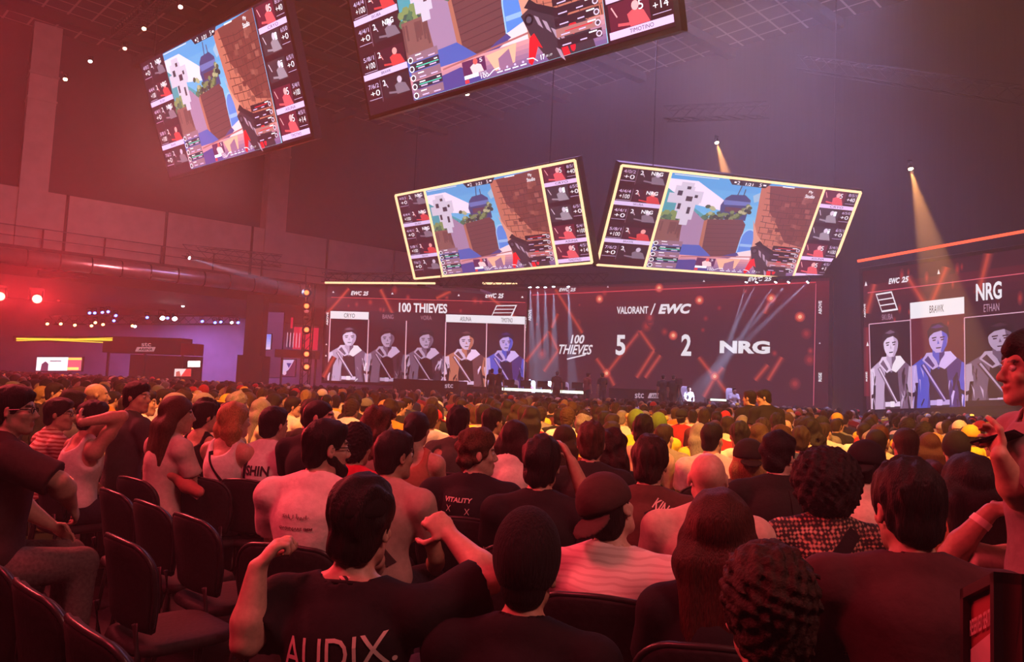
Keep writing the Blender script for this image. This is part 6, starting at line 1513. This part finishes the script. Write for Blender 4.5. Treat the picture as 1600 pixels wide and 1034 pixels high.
for i in range(5):
    t = (i + .5) / 5; p = a + e_ * t - dn * 1.15; rz_ = math.atan2(dn.y, dn.x) - PI / 2
    gaming_chair(p, rz_, '%s white gaming chair along the glowing desk' % ORD[i], 'gaming chairs at the glowing desk')
    stage_person(p, rz_, ('short', 'medium', 'short', 'wavy', 'short')[i], ((.02, .02, .025), (.10, .02, .03))[i % 2], '%s player seated behind the glowing desk' % ORD[i], 'players at the glowing desk')
    m_ = a + e_ * t - dn * .35; r = tag(empty('monitor', (m_.x, m_.y, zt), rz_ + PI), '%s black monitor standing on the glowing desk' % ORD[i], 'monitor', 'monitors on the glowing desk')
    MB().box((0, 0, .28), (.56, .04, .33)).build('screen_panel', STEEL, r); MB().box((0, -.03, .1), (.05, .04, .2)).build('stand', STEEL, r); MB().box((0, -.03, .01), (.24, .18, .02)).build('base', STEEL, r)
for i, (px, d, lab) in enumerate(((1076, 35.0, 'player in white top in a white chair on the riser'), (1147, 34.6, 'player in white top at the far end of the riser'))):
    p = on_stage(px, d - .6); rz_ = PI + .25
    gaming_chair(p, rz_, 'white gaming chair of the ' + lab.replace('player in white top', 'player').replace(' in a white chair', ''), 'white chairs on the riser'); stage_person(p, rz_, 'short', (.75, .74, .76), lab, 'players on the riser')
p = on_stage(1120, 33.6); r = tag(empty('small_desk', tuple(p)), 'small desk with bright edge between the white chairs', 'desk'); MB().box((0, 0, .72), (1.0, .6, .05)).build('tabletop', STEEL, r); MB().box((0, -.31, .72), (.7, .03, .08)).build('light_strip', MATS['cool_led_edge'], r)
for x in (-.45, .45): MB().box((x, 0, .35), (.05, .5, .7)).build('leg', STEEL, r)
for px, d, z_, rz_, lab, st in ((870, 36.0, .7, -.2, 'staff member in black standing in front of the glowing desk', 'short'), (941, 35.4, .7, .5, 'staff member in black walking past the desk end', 'short'), (768, 37.0, .7, .2, 'staff member in black at the roster screen end of the desk', 'short'), (780, 36.4, .7, -.6, 'staff member in black bending beside the glowing desk', 'medium'), (918, 36.0, .7, -1.0, 'staff member in dark red beside the desk end', 'short'), (1036, 33.6, .7, -.2, 'camera operator in black below the score screen', 'short'), (1052, 33.4, .7, -.3, 'second person in black standing with the camera operator', 'buzz')):
    stage_person(on_stage(px, d, z_), rz_, st, (.018, .015, .018) if 'red' not in lab else (.2, .02, .03), lab, 'stage staff', True)
# broadcast camera beside the operator
p = on_stage(1060, 33.2); r = tag(empty('broadcast_camera', tuple(p)), 'broadcast camera on a tripod beside the operator', 'camera')
MB().box((0, 0, 1.45), (.22, .5, .26)).build('camera_body', STEEL, r); MB().tube((0, .25, 1.45), (0, .55, 1.45), .07, .09, 12).build('camera_lens', STEEL, r, True)
for k in range(3): t = 2 * PI * k / 3; MB().bar((0, 0, 1.3), (.4 * math.cos(t), .4 * math.sin(t), 0), .04, .04).build('leg', STEEL, r)
# ---- two staff standing in the aisle
hero(1173, 610, 11.6, 'staff member in black standing in the aisle, face aside', face=-20, yaw=35, hair='short', shirt=BK, stand=True, tone='light', seed=60, sh=.19)
hero(1197, 608, 10.9, 'taller staff member in black looking down at the aisle colleague', face=-25, yaw=60, pitch=12, hair='short', shirt=BK, stand=True, tone='light', seed=61, sh=.21)
# ------------------------------------------------------------------ reserved seat sign beside the big person
q = [at(1503, 921, 1.62), at(1556, 893, 1.46), at(1556, 893, 1.46), at(1503, 921, 1.62)]
h_ = .42; q[2] = q[1] - V((0, 0, h_)); q[3] = q[0] - V((0, 0, h_))
root = tag(empty('sign_stand', (q[0].x * .5 + q[1].x * .5, q[0].y * .5 + q[1].y * .5, 0)), 'black framed RESERVED SEATING sign on a post beside the big person', 'sign'); o_ = V(root.location)
ex = (q[1] - q[0]).normalized(); ez = V((0, 0, 1)); n_ = ex.cross(ez).normalized(); n_ = n_ if n_.dot(EYE - q[0]) > 0 else -n_
FRM = mat('sign_frame', (.02, .012, .014), .4, spec=.3)
fw_ = .018; A_, B_ = q[0] - o_, q[1] - o_
w_ = (B_ - A_).length
for u0, v0, u1, v1 in ((0, 0, 1, .05), (0, .95, 1, 1), (0, 0, .10, 1), (.90, 0, 1, 1)):
    r_ = [A_ + ex * (u * w_) - ez * (v * h_) for u, v in ((u0, v0), (u1, v0), (u1, v1), (u0, v1))]
    MB().hexa([q_ - n_ * .055 for q_ in r_], [q_ + n_ * .004 for q_ in r_]).build('frame', FRM, root)
MB().hexa([A_ - n_ * .045, B_ - n_ * .045, B_ - n_ * .045 - ez * h_, A_ - n_ * .045 - ez * h_], [A_ - n_ * .012, B_ - n_ * .012, B_ - n_ * .012 - ez * h_, A_ - n_ * .012 - ez * h_]).build('sign_panel', mat('maroon_paper', (.20, .02, .03), .6), root)
def on_sign(name, poly, m, lift):
    me = bpy.data.meshes.new(name); w_ = (q[1] - q[0]).length; me.from_pydata([tuple(A_ + ex * (u * w_) - ez * (v * h_) + n_ * lift) for u, v in poly[0]], [], poly[1]); me.update(); return link_mesh(name, me, m, root)
PAPER = mat('grey_paper', (.38, .26, .27), .7)
on_sign('paper', ([(.12, .30), (.9, .24), (.9, 1), (.12, 1)], [(0, 1, 2, 3)]), PAPER, -.009); on_sign('emblem', ([(.34, .42), (.8, .38), (.74, .54), (.58, .62), (.40, .58)], [(0, 1, 2, 3, 4)]), MATS['maroon_paper'], -.007)
vs, tr, _ = text_tris('RESERVED SEATING', .02); on_sign('sign_word', ([(.14 + .72 * x, .24 - .02 * x - .08 * y) for x, y in vs], tr), PAPER, -.007)
vs, tr, _ = text_tris('VALORANT', .02); on_sign('sign_word', ([(.42 + .3 * x, .50 - .02 * x - .03 * y) for x, y in vs], tr), PAPER, -.005)
mid = (A_ + B_) / 2; MB().tube((mid.x, mid.y, .02), (mid.x, mid.y, mid.z - h_ + .02), .018, n=12).build('post', STEEL, root); MB().tube((mid.x, mid.y, 0), (mid.x, mid.y, .02), .16, n=20).build('base', STEEL, root)

# sneaker propped up on the chairs of the side block, red light put into its colour
S_ = Sdf(); S_.chain([(-.05, 0, 0), (.06, 0, -.004), (.17, .01, -.012)], [.042, .044, .034], .03); S_.cutplane((0, 0, -1), .022); S_.el((-.06, 0, .05), (.05, .04, .05), k=.03)
V_, Q_ = S_.net(.009); sh = link_mesh('sneaker', np_mesh('sneaker', V_, Q_), CLOTH); sh.color = (.5, .16, .14, 1); p = at(284, 752, 4.9); sh.location = p; sh.rotation_euler = (1.1, .35, -.5); tag(sh, 'reddish sneaker sole propped above the empty black chairs', 'shoe')
SB = MB().box((.055, .0, -.024), (.25, .075, .012)).build('sole', mat('pale_rubber', (.6, .42, .38), .7), sh, bevel=.004)
# phone in the standing person's raised hand
a_ = st_fig.arms[-1]; w_ = st_root.matrix_basis @ V(tuple(a_['w'] + a_['d'] / np.linalg.norm(a_['d']) * .10)); ph.location = w_; ph.rotation_euler = (1.2, .25, .55)
